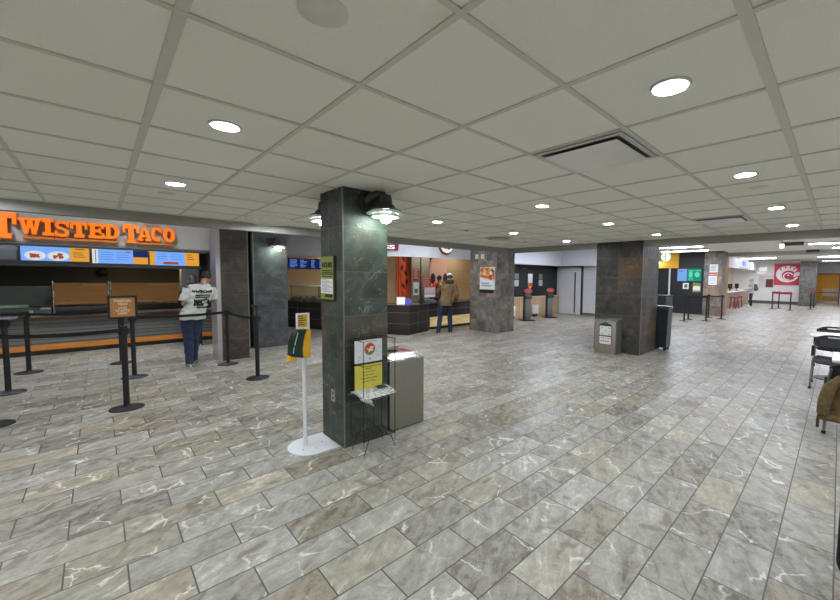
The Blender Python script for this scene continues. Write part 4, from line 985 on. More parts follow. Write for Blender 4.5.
tag(MB().box(8.18, 8.56, 10.40, 10.598, 0, 2.72).build('olive_pilaster', M('olive_tan_paint')), 'olive tan pilaster carrying red notices, beside the round mural', 'pilaster', 'olive tan pilasters')
t = thing('round_mural', 'pale peach round mural panel with figures behind the wok cashier', 'mural', (9.1, 10.59, 1.0))
MB().box(8.56, 9.58, 10.585, 10.598, .8, 2.5).build('mural_back', M('mural_dark_red', (70, 26, 22), .6), t)
pts = [(9.58, 1.0), (9.58, 2.5), (8.95, 2.5)] + [(9.62 + .98 * math.cos(a), 1.75 + .95 * math.sin(a)) for a in [math.radians(130 + 100 * k / 14) for k in range(15)]]
Q.poly(MB(), pts, .022, .014).build('peach_disc', M('mural_peach', (240, 182, 146), .6, var=.02), t)
mb = MB()
for cx, cz in ((8.86, 1.56), (9.48, 1.56)): Q.disc(mb, cx, cz, .12, .026, .022, 18, .2)
mb.build('dark_figure_print', M('mural_dark', (50, 22, 20), .7), t)
for x0, x1, z0, z1, lab in ((7.86, 8.10, 1.48, 1.9, 'upper red notice on the left olive pilaster'), (8.2, 8.62, 1.2, 1.62, 'red notice block on the right olive pilaster beside the mural')):
    yy = 10.449 if x0 < 8.1 else 10.399; q = PL((0, yy, 0)); t = thing('red_notice', lab, 'notice', ((x0 + x1) / 2, yy, z0)); q.rect(MB(), x0, x1, z0, z1, .008).build('notice_sheet', M('notice_red', (170, 46, 36), .6), t)
    mb = MB()
    for k in range(5): q.rect(mb, x0 + .03, x1 - .03 - .05 * (k % 2), z1 - .06 - k * (z1 - z0) / 6, z1 - .03 - k * (z1 - z0) / 6, .01, .008)
    mb.build('printed_lines', M('pale_pink_print', (222, 170, 150), .6), t)
q = PL((0, 10.449, 0)); t = thing('white_notice', 'white notice below the red one on the left olive pilaster', 'notice', (8.0, 10.44, .95)); q.rect(MB(), 7.86, 8.10, .98, 1.42, .012).build('notice_sheet', paperw, t); q.rect(MB(), 7.9, 8.06, 1.05, 1.2, .014, .012).build('printed_block', greyink, t)
t = thing('blue_card_stand', 'white slanted card with blue backing on the wok counter corner', 'card stand', (6.15, 8.75, .835))
mb = MB(); mb.grid_loft([[(5.92, 8.62, .84), (6.14, 8.54, .84), (6.14, 8.55, .845), (5.92, 8.63, .845)], [(6.0, 8.72, 1.04), (6.22, 8.64, 1.04), (6.22, 8.655, 1.04), (6.0, 8.735, 1.04)]]); mb.build('white_card', paperw, t)
mb = MB(); mb.grid_loft([[(6.22, 8.62, .84), (6.4, 8.55, .84), (6.45, 8.75, .84), (6.27, 8.8, .84)], [(6.3, 8.7, .99), (6.42, 8.66, .99), (6.43, 8.72, .99), (6.31, 8.75, .99)]]); mb.build('blue_back', M('card_blue', (60, 64, 160), .5), t)
t = thing('cash_register', 'grey cash register screen on the wok counter in front of the cashier', 'cash register', (7.5, 9.1, .835))
MB().box(7.2, 7.6, 8.92, 9.3, .836, .90, .01).build('register_base', greyp, t); MB().box(7.02, 7.12, 8.9, 9.0, .836, 1.34, .006).build('card_post', brushed('reg_grey', (120, 118, 116)), t)
MB().box(7.16, 7.66, 9.0, 9.05, .98, 1.30, .008).build('register_screen', M('register_grey', (150, 150, 150), .4), t); MB().box(7.2, 7.62, 8.992, 9.0, 1.1, 1.28).build('picture_card', M('card_mixed', (206, 186, 176), .5, var=.25, scale=20), t); MB().box(7.2, 7.62, 8.99, 9.0, .99, 1.07).build('white_strip', paperw, t)
# WOK fascia sign: dark red bar with white letters, and the round logo
def on_fascia(x, y, ang): return PL((x, y, 0), (math.cos(ang), math.sin(ang), 0))
a_ = math.atan2(9.12 - 9.8, 5.9 - 5.3); t = thing('red_bar_sign', 'dark red bar sign with white letters ending in SS on the white fascia', 'sign', (5.55, 9.45, 2.4)); q = on_fascia(6.10 - .02, 8.90 - .02, a_)
q.rect(MB(), -1.5, .06, 2.36, 2.55, .05).build('sign_bar', M('maroon_sign', (132, 34, 52), .5), t)
mb = MB(); q.text(mb, 'EXPRESS', -1.4, -.02, 2.395, 2.515, .062, .05, .04); mb.build('sign_letters', EM('white_letters_glow', (250, 244, 244), 1.1), t)
t = thing('round_panda_free_logo', 'round white and dark red logo disc on the white fascia, cut by the soffit', 'sign', (7.72, 8.6, 2.33)); t.name = 'round_fascia_logo'; q = PL((7.72, 8.61, 0))
q.disc(MB(), 0, 2.62, .31, .03, .012, 36).build('logo_ring', M('logo_maroon', (120, 30, 40), .5), t); q.disc(MB(), .02, 2.63, .265, .06, .03, 36).build('logo_disc', EM('logo_white_glow', (244, 240, 240), .95), t)
mb = MB(); q.disc(mb, -.06, 2.60, .10, .066, .06, 20, .12); mb.build('logo_red_mark', M('logo_bright_red', (206, 50, 44), .5), t)
mb = MB(); q.disc(mb, .07, 2.57, .075, .068, .06, 20, .1); q.disc(mb, .0, 2.53, .03, .068, .06, 12); mb.build('logo_dark_mark', dark_ink, t)
for k in range(3):
    x = (9.7, 10.3, 8.8)[k]
dl(5.2, 11.6, 'unseen light added inside the wok stall over the food bar', 2.72); dl(8.2, 10.1, 'unseen light added inside the wok stall before the mural', 2.72); dl(9.9, 10.0, 'unseen light added inside the wok stall before the tan wall', 2.72)  # unseen lights added to brighten the wok stall
dl(7.9, 12.2, 'unseen light added deep inside the wok stall', 2.72); dl(6.3, 12.6, 'unseen light added behind the wok food bar', 2.72)  # two more added fill lights, hidden above the fascia edge

# ------------------------------------------------------------------ service wall: slatted wood, kiosks, framed sheets
oak = line_mat('oak_slat_front', (196, 168, 128), (120, 98, 70), .155, .008, 'x', .12, .5, grain=True)
t = thing('slatted_counter_front', 'pale wood slatted counter front below the black tiled wall', 'counter', (13.2, 9.2, 0))
MB().box(11.3, 15.2, 9.10, 9.245, .02, .80).build('wood_front', oak, t); MB().box(11.3, 15.22, 9.05, 9.245, .80, .84, .005).build('pale_top', M('pale_oak_top', (206, 184, 146), .45), t)
for x0, lab, kind in ((12.05, 'left grey and silver framed sheet on the black tile wall', 0), (12.98, 'middle white sheet with red foot on the black tile wall', 1), (13.78, 'right grey framed sheet on the black tile wall', 0)):
    q = PL((x0, 9.248, 0)); t = thing('wall_sheet', lab, 'poster', (x0 + .12, 9.24, 1.3), group='sheets on the black tiled wall')
    if kind == 0:
        q.rect(MB(), 0, .28, 1.57, 1.80, .01).build('upper_sheet', M('sheet_grey', (126, 130, 128), .6, var=.2), t); q.rect(MB(), 0, .28, 1.28, 1.54, .01).build('lower_sheet', M('sheet_light', (172, 176, 174), .6), t)
    else:
        q.rect(MB(), 0, .32, 1.42, 1.80, .01).build('white_sheet', paperw, t); q.rect(MB(), 0, .32, 1.26, 1.42, .01).build('red_foot', M('sheet_red', (206, 84, 50), .6), t)
        mb = MB(); q.poly(mb, [(.04, 1.26), (.28, 1.26), (.2, 1.17), (.12, 1.17)], .01); mb.build('yellow_tip', M('sheet_yellow', (222, 180, 70), .6), t)
t = thing('ceiling_fan_light', 'faint grey bracket high on the black tile wall', 'bracket', (12.6, 9.2, 1.98)); MB().tube([(12.45, 9.2, 1.98), (12.6, 9.2, 2.02), (12.8, 9.2, 1.99)], .02).build('bracket_bar', greyp, t); t.name = 'wall_bracket'
def kiosk(x, y, label):
    t = thing('order_kiosk', label, 'kiosk', (x, y, 0), -.45, group='order kiosks before the black tiled wall')
    MB().box(-.24, .24, -.22, .22, 0, .03, .01).build('base_plate', black, t, local=True)
    MB().box(-.12, .12, -.05, .05, .03, .88, .01).build('pedestal', brushed('kiosk_silver', (132, 132, 132), .4), t, local=True)
    MB().box(-.15, -.12, -.06, .06, .03, .95).build('side_spine', black, t, local=True)
    m = Matrix.Translation((0, -.03, .98)) @ Matrix.Rotation(math.radians(-32), 4, 'X')
    MB().box(-.13, .13, -.02, .02, -.17, .14, .012, m).build('touch_screen', dblack, t, local=True)
    mb = MB(); mb.grid_loft([[(r_ * (1 + .12 * math.cos(9 * a)) * math.cos(a), yy, 1.13 + .085 * (r_ / .16) * math.sin(a)) for a in [2 * PI * k / 30 for k in range(30)]] for r_, yy in ((.17, -.06), (.17, -.02))]); mb.build('red_topper', M('topper_red', (176, 74, 78), .5, var=.15, scale=40), t, local=True)
    return t
K0 = kiosk(11.62, 8.28, 'left order kiosk with red topper, nearer the grey-brown pillar')
c = copy_tree(K0, label='right order kiosk with red topper, nearer the grey-white door'); c.location = (13.25, 8.34, 0)
for x, lab in ((11.55, 'white box on the floor behind the left order kiosk'), (13.15, 'white box on the floor behind the right order kiosk')):
    o = MB().box(x - .16, x + .16, 8.9, 9.03, .12, .50, .01).build('white_floor_box', white); tag(o, lab, 'box')
    tag(MB().box(x - .12, x + .1, 8.92, 9.0, 0, .12).build('box_stand', dblack), lab.replace('white box on', 'dark stand under the white box on'), 'stand')

# ------------------------------------------------------------------ dark shop at right
q = PL((19.99, 5.5, 0), **LEFT)
t = thing('menu_display', 'wide lit menu display, blue left and green right, on the dark slatted wall', 'screen', (19.97, 5.0, 1.55))
q.rect(MB(), -.01, 1.0, 1.54, 2.14, .06).build('bezel', dblack, t); q.rect(MB(), 0, .4, 1.55, 2.13, .064, .06).build('blue_panel', EM('display_blue', (124, 172, 236), 1.0), t); q.rect(MB(), .42, .99, 1.55, 2.13, .064, .06).build('green_panel', EM('display_green', (36, 150, 128), 1.0), t)
mb = MB(); q.disc(mb, .56, 1.86, .08, .068, .064, 16, .15); q.disc(mb, .82, 1.86, .1, .068, .064, 16, .12); q.rect(mb, .46, .68, 2.02, 2.06, .068, .064); q.rect(mb, .74, .95, 2.02, 2.06, .068, .064)
for k in range(3): q.rect(mb, .46, .66, 1.6 + .04 * k, 1.615 + .04 * k, .068, .064)
mb.build('green_picture', EM('display_mint', (120, 226, 190), .9), t)
mb = MB(); q.rect(mb, .06, .24, 2.0, 2.06, .068, .064); mb.build('red_caption', EM('display_red', (190, 110, 110), .8), t)
t = thing('picture_frame', 'small white framed sheet below the lit display on the dark wall', 'frame', (19.97, 5.13, 1.2)); q.rect(MB(), .24, .48, 1.18, 1.46, .02).build('frame_mat', paperw, t); q.rect(MB(), .30, .43, 1.24, 1.4, .024, .02).build('green_print', M('print_green', (70, 110, 80), .6), t)
t = thing('lime_poster', 'lime and white poster on the dark slatted wall at right', 'poster', (19.97, 4.7, 1.03)); q.rect(MB(), .66, .97, 1.04, 1.49, .02).build('poster_sheet', M('lime_card'), t); q.rect(MB(), .67, .96, 1.12, 1.32, .024, .02).build('white_panel', paperw, t)
mb = MB(); q.text(mb, 'NOW HIRING', .69, .94, 1.40, 1.44, .024, .02); mb.build('poster_text', dark_ink, t)
tag(MB().box(19.93, 19.99, 5.82, 5.88, 0.0, 2.17).build('pale_corner_post', M('pale_post', (206, 208, 206), .5)), 'thin pale vertical post on the dark slatted wall', 'post')
t = thing('glowing_round_sign', 'glowing pale blue round sign at the left end of the mustard fascia', 'sign', (19.87, 6.0, 2.5)); q = PL((19.89, 6.15, 0), **LEFT)
q.disc(MB(), .12, 2.72, .2, .06, .0, 28).build('sign_disc', EM('round_sign_glow', (196, 230, 246), 2.2), t); mb = MB(); q.line(mb, [(.12, 2.52), (.12, 2.92)], .03, .07, .06); q.line(mb, [(-.04, 2.8), (.12, 2.7)], .03, .071, .06); mb.build('dark_emblem', M('emblem_dark', (50, 60, 60), .5), t)
t = thing('black_counter', 'black counter block behind the tall black bin', 'counter', (15.2, 4.75, 0)); MB().box(14.8, 15.6, 4.42, 5.2, 0, .98, .02).build('counter_body', bb, t); MB().box(14.78, 15.62, 4.40, 5.22, .98, 1.03, .01).build('counter_lid', M('counter_lid_black', (40, 44, 46), .8), t)
t = thing('white_item', 'small white item on the black counter behind the bin', 'container', (15.1, 4.7, 1.03)); MB().cyl(15.05, 4.85, 1.031, 1.15, .05, 14).build('cup', white, t); t.name = 'small_cup'
q = PL((19.698, 4.25, 0), **LEFT)
t = thing('paper_notice', 'upper white and red notice on the mottled slate pillar', 'notice', (19.69, 4.05, 1.85)); q.rect(MB(), .1, .42, 1.84, 2.32, .01).build('notice_sheet', paperw, t); q.rect(MB(), .1, .42, 1.86, 1.96, .014, .01).build('red_text_block', M('notice_faded_red', (206, 116, 92), .6), t); mb = MB(); 
for k in range(4): q.rect(mb, .14, .34, 2.04 + .06 * k, 2.06 + .06 * k, .014, .01)
mb.build('printed_lines', greyink, t)
t = thing('paper_notice', 'lower white notice on the mottled slate pillar', 'notice', (19.69, 4.05, 1.4)); q.rect(MB(), .08, .4, 1.40, 1.80, .01).build('notice_sheet', paperw, t); mb = MB()
for k in range(5): q.rect(mb, .12, .34, 1.46 + .06 * k, 1.475 + .06 * k, .014, .01)
mb.build('printed_lines', M('pale_blue_print', (150, 160, 190), .6), t)
t = thing('fire_alarm_box', 'red fire alarm box high on the wood post by the chicken counter', 'alarm box', (20.88, 3.95, 1.9)); MB().box(20.82, 20.9, 3.78, 3.98, 1.92, 2.18, .01).build('alarm_body', M('alarm_red', (160, 30, 34), .4), t); MB().box(20.81, 20.82, 3.79, 3.86, 1.98, 2.13).build('white_lens', white, t)
# right-hand queue posts (black)
for x, y, lab in ((16.35, 4.21, 'black queue post before the dark slatted wall, left of a close pair'), (17.11, 4.26, 'black queue post before the dark slatted wall, right of a close pair'), (17.07, 3.63, 'black queue post nearest the mottled pillar, front one'),
                  (18.73, 3.91, 'black queue post nearest the mottled pillar, back one'), (18.46, 3.39, 'black queue post right of the mottled pillar at the belt end')):
    c = st(x, y, lab); c['group'] = 'black queue posts before the dark slatted shop'
belt((16.35, 4.21), (17.07, 3.63), 'black belt between the queue posts before the dark slatted wall')
belt((17.11, 4.26), (18.73, 3.91), 'black belt farther back before the dark slatted wall')
belt((18.73, 3.91), (18.46, 3.39), 'short black belt in front of the mottled pillar')
# ------------------------------------------------------------------ chicken counter area
redp = M('queue_red', (150, 26, 40), .5)
def rpost(x, y, lab):
    c = st(x, y, lab); c['group'] = 'red topped queue posts by the far wall'
    for ch in c.children:
        if ch.name.startswith('belt_head'): ch.data = ch.data.copy(); ch.data.materials[0] = redp
    return c
rpost(27.41, 2.65, 'red topped queue post at left of the far group'); rpost(28.3, 2.45, 'red topped queue post behind the left one of the far group'); rpost(26.9, 1.84, 'red topped queue post at right of the far group')
rpost(29.0, 1.12, 'red topped queue post in front of the far grey pillar'); rpost(30.6, 1.05, 'red topped queue post behind the one at the far grey pillar')
belt((27.41, 2.65), (26.9, 1.84), 'dark red belt in front of the far white wall', name='red_queue_belt', m=redp, h=.12); belt((28.3, 2.45), (27.41, 2.65), 'dark red belt seen nearly end-on at left of the far group', name='red_queue_belt', m=redp, h=.12)
belt((29.0, 1.12), (30.6, 1.05), 'dark red belt before the far grey pillar', name='red_queue_belt', m=redp, h=.2)
t = thing('chicken_counter', 'white topped counter with dark front left of the person in the grey hoodie', 'counter', (27.5, 4.6, 0))
MB().box(22.6, 32.5, 4.45, 4.9, 0, .9).build('counter_front', M('counter_warm_grey', (150, 128, 112), .5), t); MB().box(22.6, 32.5, 4.38, 5.0, .9, .95, .005).build('white_top', M('white_counter_top', (232, 228, 220), .3), t)
for k, x in enumerate((25.6, 26.6, 27.6)):
    cc = thing('red_shape_stand_in', 'stool form standing in for a red shape at the chicken counter front', 'stool', (x, 4.2, 0), group='stool forms for the red shapes at the chicken counter')  # stool forms stand in for unidentified red shapes
    MB().cyl(0, 0, .6, .66, .16, 18, bev=.01).build('stool_seat', redp, cc, local=True)
    for a in range(4): MB().tube([(.1 * math.cos(a * PI / 2 + .8), .1 * math.sin(a * PI / 2 + .8), .6), (.19 * math.cos(a * PI / 2 + .8), .19 * math.sin(a * PI / 2 + .8), .0)], .014, 8).build('leg', redp, cc, local=True)
for k, x in enumerate((25.2, 27.0, 29.0)):
    cc = thing('point_of_sale_screen', ['dark till screen nearest on the chicken counter', 'dark till screen in the middle of the chicken counter', 'dark till screen farthest on the chicken counter'][k], 'till', (x, 4.6, .95), group='till screens on the chicken counter')
    MB().box(-.12, .12, -.12, .12, 0.001, .03, .005).build('till_base', black, cc, local=True); MB().box(-.02, .02, -.02, .02, .03, .2).build('till_neck', black, cc, local=True); MB().box(-.2, .2, -.03, .03, .16, .46, .01, Matrix.Rotation(.6, 4, 'Z')).build('till_screen', dblack, cc, local=True)
    MB().box(-.17, .17, -.034, -.031, .19, .43, 0, Matrix.Rotation(.6, 4, 'Z')).build('till_display', EM('till_glow', (220, 225, 230), .8), cc, local=True)
t = thing('wall_menu_frame', 'dark framed menu on the warm wall behind the chicken counter', 'frame', (30.3, 5.58, 1.5)); MB().box(29.2, 31.6, 5.55, 5.6, 1.25, 2.1).build('frame_border', dblack, t); MB().box(29.35, 31.45, 5.545, 5.55, 1.33, 2.02).build('frame_sheet', M('menu_tan', (190, 170, 150), .6, var=.2, scale=8), t)
# lit fascia logo, writing on the far wall, red logo panel
q = PL((0, 4.178, 0)); t = thing('blue_white_sign', 'glowing white and blue sign on the chicken stall fascia', 'sign', (28.0, 4.17, 2.4)); q.rect(MB(), 26.2, 30.2, 2.4, 2.86, .04).build('sign_panel', EM('sign_white_blue', (214, 222, 250), 1.2), t); mb = MB(); q.disc(mb, 27.8, 2.63, .35, .05, .04, 20, .16); q.rect(mb, 28.3, 28.6, 2.48, 2.78, .05, .04); mb.build('blue_mark', EM('sign_blue', (150, 160, 232), 1.0), t)
q = PL((33.698, 4.2, 0), **LEFT)
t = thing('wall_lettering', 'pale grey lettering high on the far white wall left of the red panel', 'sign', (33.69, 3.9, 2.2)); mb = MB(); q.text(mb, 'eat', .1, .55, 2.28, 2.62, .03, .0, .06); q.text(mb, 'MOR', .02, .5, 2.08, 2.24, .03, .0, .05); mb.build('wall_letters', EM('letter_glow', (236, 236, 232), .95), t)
t = thing('wall_poster', 'large pale poster with red chairs picture on the far white wall', 'poster', (33.69, 3.7, 1.1)); q.rect(MB(), .12, .98, 1.08, 2.0, .01).build('poster_sheet', M('poster_pale', (208, 206, 202), .6), t); q.rect(MB(), .52, .92, 1.15, 1.72, .014, .01).build('red_dark_picture', M('picture_red_dark', (96, 40, 40), .6, var=.5, scale=9), t); mb = MB()
for k in range(6): q.rect(mb, .16, .46 - .05 * (k % 3), 1.9 - .08 * k, 1.92 - .08 * k, .014, .01)
mb.build('printed_lines', M('faded_red_print', (180, 140, 140), .6), t)
q = PL((33.698, 3.25, 0), **LEFT); lr = M('logo_panel_red', (196, 46, 62), .5, var=.02); wl_ = M('logo_panel_white', (238, 236, 234), .5, var=.01)
t = thing('red_logo_panel', 'large square red panel with a white round script logo on the far wall', 'sign', (33.69, 2.55, 1.33)); q.rect(MB(), 0, 1.44, 1.33, 2.77, .05).build('red_panel', lr, t)
mb = MB(); W_ = .062
pts = [(.70 + .56 * math.cos(a), 2.07 + .50 * math.sin(a)) for a in [math.radians(g) for g in range(40, 330, 10)]]
outer = [(.70 + .60 * math.cos(a), 2.07 + .56 * math.sin(a)) for a in [math.radians(g) for g in range(36, 341, 8)]]
inner = [(.76 + .36 * math.cos(a), 1.98 + .34 * math.sin(a)) for a in [math.radians(g) for g in range(340, 35, -8)]]
for i in range(len(outer) - 1):
    j = int(i * (len(inner) - 1) / (len(outer) - 1)); k2 = min(len(inner) - 1, int((i + 1) * (len(inner) - 1) / (len(outer) - 1)))
    a, b = outer[i], outer[i + 1]; c_, d_ = inner[len(inner) - 1 - k2], inner[len(inner) - 1 - j]
    q.poly(mb, [a, b, c_, d_] if c_ != d_ else [a, b, c_], W_, .05)
q.poly(mb, [(1.02, 1.86), (1.30, 1.98), (1.31, 2.2), (1.2, 2.22), (1.02, 2.1)], W_, .05); q.poly(mb, [(.98, 2.52), (1.05, 2.6), (1.16, 2.44), (1.08, 2.4)], W_, .05)
mb.build('white_logo_ring', wl_, t)
W2 = .068
for cx, cz, an in ((.40, 2.32, 2.2), (.60, 2.44, 1.75), (.80, 2.44, 1.3), (.98, 2.34, .95)):
    mb = MB(); dx, dz = math.cos(an), math.sin(an); q.poly(mb, [(cx - dz * .02, cz + dx * .02), (cx + dz * .02, cz - dx * .02), (cx + dx * .16 + dz * .05, cz + dz * .16 - dx * .05), (cx + dx * .16 - dz * .05, cz + dz * .16 + dx * .05)], W2, W_); mb.build('comb_mark', lr, t)
mb = MB(); ring = [(.74 + .24 * math.cos(a), 1.92 + .24 * math.sin(a)) for a in [math.radians(g) for g in range(20, 300, 14)]]; q.line(mb, ring, .07, W_, .05); q.disc(mb, .74, 2.0, .05, W_, .05, 14); mb.build('white_inner_ring', wl_, t)
t = thing('bench', 'pale bench unit against the mustard wall at the end of the passage', 'bench', (42.5, .55, 0)); MB().box(42.3, 42.8, .0, 1.0, .4, .62, .03).build('bench_seat', M('bench_grey', (190, 188, 176), .5), t); MB().box(42.75, 42.95, .0, 1.0, .62, 1.0, .03).build('bench_back', M('bench_grey'), t); MB().box(42.35, 42.8, .05, .95, 0.0, .4).build('bench_base', M('bench_base_tan', (150, 130, 60), .5), t)

# ------------------------------------------------------------------ seating at the right edge
mesh_b = NT('black_mesh_back'); v_ = mesh_b.n.new('ShaderNodeTexChecker'); v_.inputs['Scale'].default_value = 120; mesh_b.link(mesh_b.obj(), v_.inputs['Vector']); v_.inputs[1].default_value = rgb(20, 20, 21); v_.inputs[2].default_value = rgb(52, 52, 54); meshm = mesh_b.fin(v_.outputs[0], .5)
legm = M('grey_tube_metal', (128, 128, 130), .3, .7)
def chair(x, y, rz, label):
    """faces local +y; origin on the floor under the seat centre"""
    t = thing('cafe_chair', label, 'chair', (x, y, 0), rz, group='black plastic cafe chairs at the right edge')
    mb = MB(); rings = []
    for yy, zz, w_ in ((-.21, .455, .19), (-.14, .435, .215), (0, .43, .225), (.14, .438, .225), (.205, .432, .21), (.225, .41, .19)):
        rings.append([(-w_, yy, zz), (0, yy, zz - .012), (w_, yy, zz), (w_, yy, zz - .022), (0, yy, zz - .034), (-w_, yy, zz - .022)])
    mb.grid_loft(rings); mb.build('seat', black, t, local=True)
    mb = MB(); rings = []    # bow-shaped back with a slot near its top
    N = 18
    def bp(u, z, off=0):     # u in -1..1 across
        return V3((.235 * u, -.235 - .045 * (1 - u * u) - (z - .5) * .16 + off, z))
    def shell(mb, u0, u1, z0f, z1f, th=.014):
        A = []
        for k in range(N + 1):
            u = u0 + (u1 - u0) * k / N; a = z0f(u); b = z1f(u)
            A.append([bp(u, a), bp(u, b), bp(u, b, th), bp(u, a, th)])
        mb.grid_loft(A)
    top = lambda u: .775 - .05 * abs(u) ** 4 - .015 * u * u; bot = lambda u: .56 + .05 * abs(u) ** 4
    slot0 = lambda u: .722; slot1 = lambda u: .744
    shell(mb, -1, 1, lambda u: bot(u) + 0, lambda u: .722); shell(mb, -1, -.38, slot0, top); shell(mb, .38, 1, slot0, top); shell(mb, -.38, .38, slot1, top)
    mb.build('backrest', black, t, local=True)
    mb = MB(); shell(mb, -.75, .75, lambda u: .59, lambda u: .70, .018); mb.build('mesh_panel', meshm, t, local=True)
    for s in (-1, 1):
        MB().tube([(s * .22, -.30, .70), (s * .235, -.245, .55), (s * .235, -.20, .44), (s * .24, -.24, .22), (s * .245, -.285, .012)], .013, 10).build('rear_leg', legm, t, local=True)
        MB().tube([(s * .235, -.20, .44), (s * .235, .12, .425), (s * .235, .17, .40), (s * .245, .235, .012)], .013, 10).build('front_leg', legm, t, local=True)
        MB().cyl(s * .245, .236, 0, .03, .018, 10).build('foot_cap', dblack, t, local=True); MB().cyl(s * .245, -.286, 0, .03, .018, 10).build('foot_cap', dblack, t, local=True)
        MB().box(s * .2475 - .02, s * .2475 + .02, -.25, -.19, .43, .60, .01).build('side_bracket', black, t, local=True)
    return t
C0 = chair(7.86, 0.0, PI / 2, 'black cafe chair at the right edge with its legs in clear view')
def ch2(x, y, rz, label):
    c = copy_tree(C0, label=label); c.location = (x, y, 0); c.rotation_euler = (0, 0, rz); return c
ch2(9.42, .03, PI / 2, 'black cafe chair beyond the second white table, only its back showing')
CC = ch2(5.76, -.2, -PI / 2, 'cafe chair under the draped tan jacket at the right edge')
def ctable(x, y, w, d, label, z=.74):
    t = thing('cafe_table', label, 'table', (x, y, 0), group='white topped cafe tables at the right edge')
    MB().box(-w / 2, w / 2, -d / 2, d / 2, z - .03, z, .008).build('table_top', M('white_laminate', (232, 232, 230), .25, var=.01), t, local=True)
    MB().box(-w / 2 + .004, w / 2 - .004, -d / 2 + .004, d / 2 - .004, z - .034, z - .0305).build('edge_underside', black, t, local=True)
    MB().cyl(0, 0, .02, z - .034, .03, 16).build('pedestal', black, t, local=True); MB().lathe(0, 0, [(.24, 0), (.24, .012), (.05, .03)], 28).build('table_base', black, t, local=True)
ctable(8.62, -.0, .66, .62, 'white cafe table farther back at the right edge, between two black chairs')
ctable(6.2, -.33, .7, .7, 'white cafe table whose corner shows above the tan jacket')
# draped jacket
jm = NT('tan_jacket_fabric'); _j = jm.noise(jm.obj(), 9, 5, .6, .8); jm.bump(_j, .8, .03); jac = jm.fin(jm.ramp(_j, [(.3, rgb(70, 56, 34)), (.7, rgb(124, 102, 64))]), .9)
t = thing('draped_jacket', 'tan brown jacket hanging over the back of a chair at the right edge', 'jacket', (5.45, -.1, .3))
mb = MB(); rings = []
nn = 28
for iz, (z, w0, w1, th) in enumerate(((.17, .22, .28, .075), (.21, .24, .30, .09), (.32, .235, .30, .085), (.44, .22, .28, .08), (.53, .18, .26, .07), (.61, .12, .22, .06), (.68, .05, .2, .05), (.74, .02, .17, .04), (.79, .01, .12, .015))):
    r_ = []
    for k in range(nn):
        a = 2 * PI * k / nn; rad = 1 + .05 * math.sin(5 * a + z * 9) + .03 * math.sin(9 * a + z * 21)
        r_.append((5.475 + th * 1.1 * math.cos(a) * rad, -.16 + (w0 if math.sin(a) > 0 else w1) * math.sin(a) * rad, z + .012 * math.sin(3 * a + iz)))
    rings.append(r_)
mb.grid_loft(rings); mb.build('jacket_body', jac, t)
MB().tube([(5.42, -.06, .62), (5.37, .02, .52), (5.35, .05, .38), (5.36, .06, .24)], [.04, .055, .055, .048], 12).build('sleeve', jac, t)
MB().tube([(5.41, -.14, .76), (5.36, -.17, .64), (5.36, -.2, .5)], [.03, .045, .03], 10).build('collar_fold', M('jacket_lining', (96, 40, 34), .8), t)
mb = MB(); mb.tube([(5.38, .10, .205), (5.40, -.1, .19), (5.38, -.4, .205)], .035, 10); mb.build('hem', jac, t)
MB().box(5.37, 5.39, .08, .105, .08, .18).build('hem_toggle', M('toggle_brown', (60, 46, 30), .7), t)
# black framed table close to the camera, cut by the right edge
t = thing('framed_table', 'black loop-legged table cut off by the right edge close to the camera', 'table', (2.7, -.45, 0))
loop = []; yl_, yr_, z0_, z1_ = -.078, -.82, .022, .74; rr = .10
for cy_, cz_, a0 in ((yl_ - rr, z0_ + rr, 0), (yl_ - rr, z1_ - rr, 90), (yr_ + rr, z1_ - rr, 180), (yr_ + rr, z0_ + rr, 270)): pass
def rrect(x):
    P = []
    for (cy_, cz_, a0) in ((yl_ - rr, z0_ + rr, -90), (yl_ - rr, z1_ - rr, 0), (yr_ + rr, z1_ - rr, 90), (yr_ + rr, z0_ + rr, 180)):
        for k in range(9):
            a = math.radians(a0 + 90 * k / 8); P.append((x, cy_ + rr * math.cos(a), cz_ + rr * math.sin(a)))
    return P
for x in (2.80, 1.75): MB().tube(rrect(x), .018, 12, closed=True).build('loop_leg', black, t)
MB().box(1.65, 2.86, -.84, -.13, .759, .785, .008).build('table_top', M('white_laminate'), t)
# ------------------------------------------------------------------ people
SC2 = bpy.data.scenes.new('work')
def voxel(mb, size, iters=3, name='m'):
    me = mb.mesh(name); o = bpy.data.objects.new('tmp', me); SC2.collection.objects.link(o)
    m = o.modifiers.new('r', 'REMESH'); m.mode = 'VOXEL'; m.voxel_size = size; m.use_smooth_shade = True
    s = o.modifiers.new('s', 'SMOOTH'); s.factor = .5; s.iterations = iters
    SC2.view_layers[0].update(); dg = SC2.view_layers[0].depsgraph; me2 = bpy.data.meshes.new_from_object(o.evaluated_get(dg)); bpy.data.objects.remove(o); bpy.data.meshes.remove(me); return me2
def add_mesh(name, me, mat, parent):
    me.materials.clear(); me.materials.append(mat); o = bpy.data.objects.new(name, me); COL.objects.link(o); o.parent = parent
    me.polygons.foreach_set('use_smooth', [True] * len(me.polygons)); return o
def ell_loft(mb, secs, n=24):
    mb.grid_loft([[(cx + rx * (abs(math.cos(a)) ** .85) * (1 if math.cos(a) >= 0 else -1), cy + ry * (abs(math.sin(a)) ** .85) * (1 if math.sin(a) >= 0 else -1), cz) for a in [2 * PI * k / n for k in range(n)]] for cx, cy, cz, rx, ry in secs])
skinm = {}
def skin(c):
    return M('skin_%d' % c[0], c, .55, var=.03)
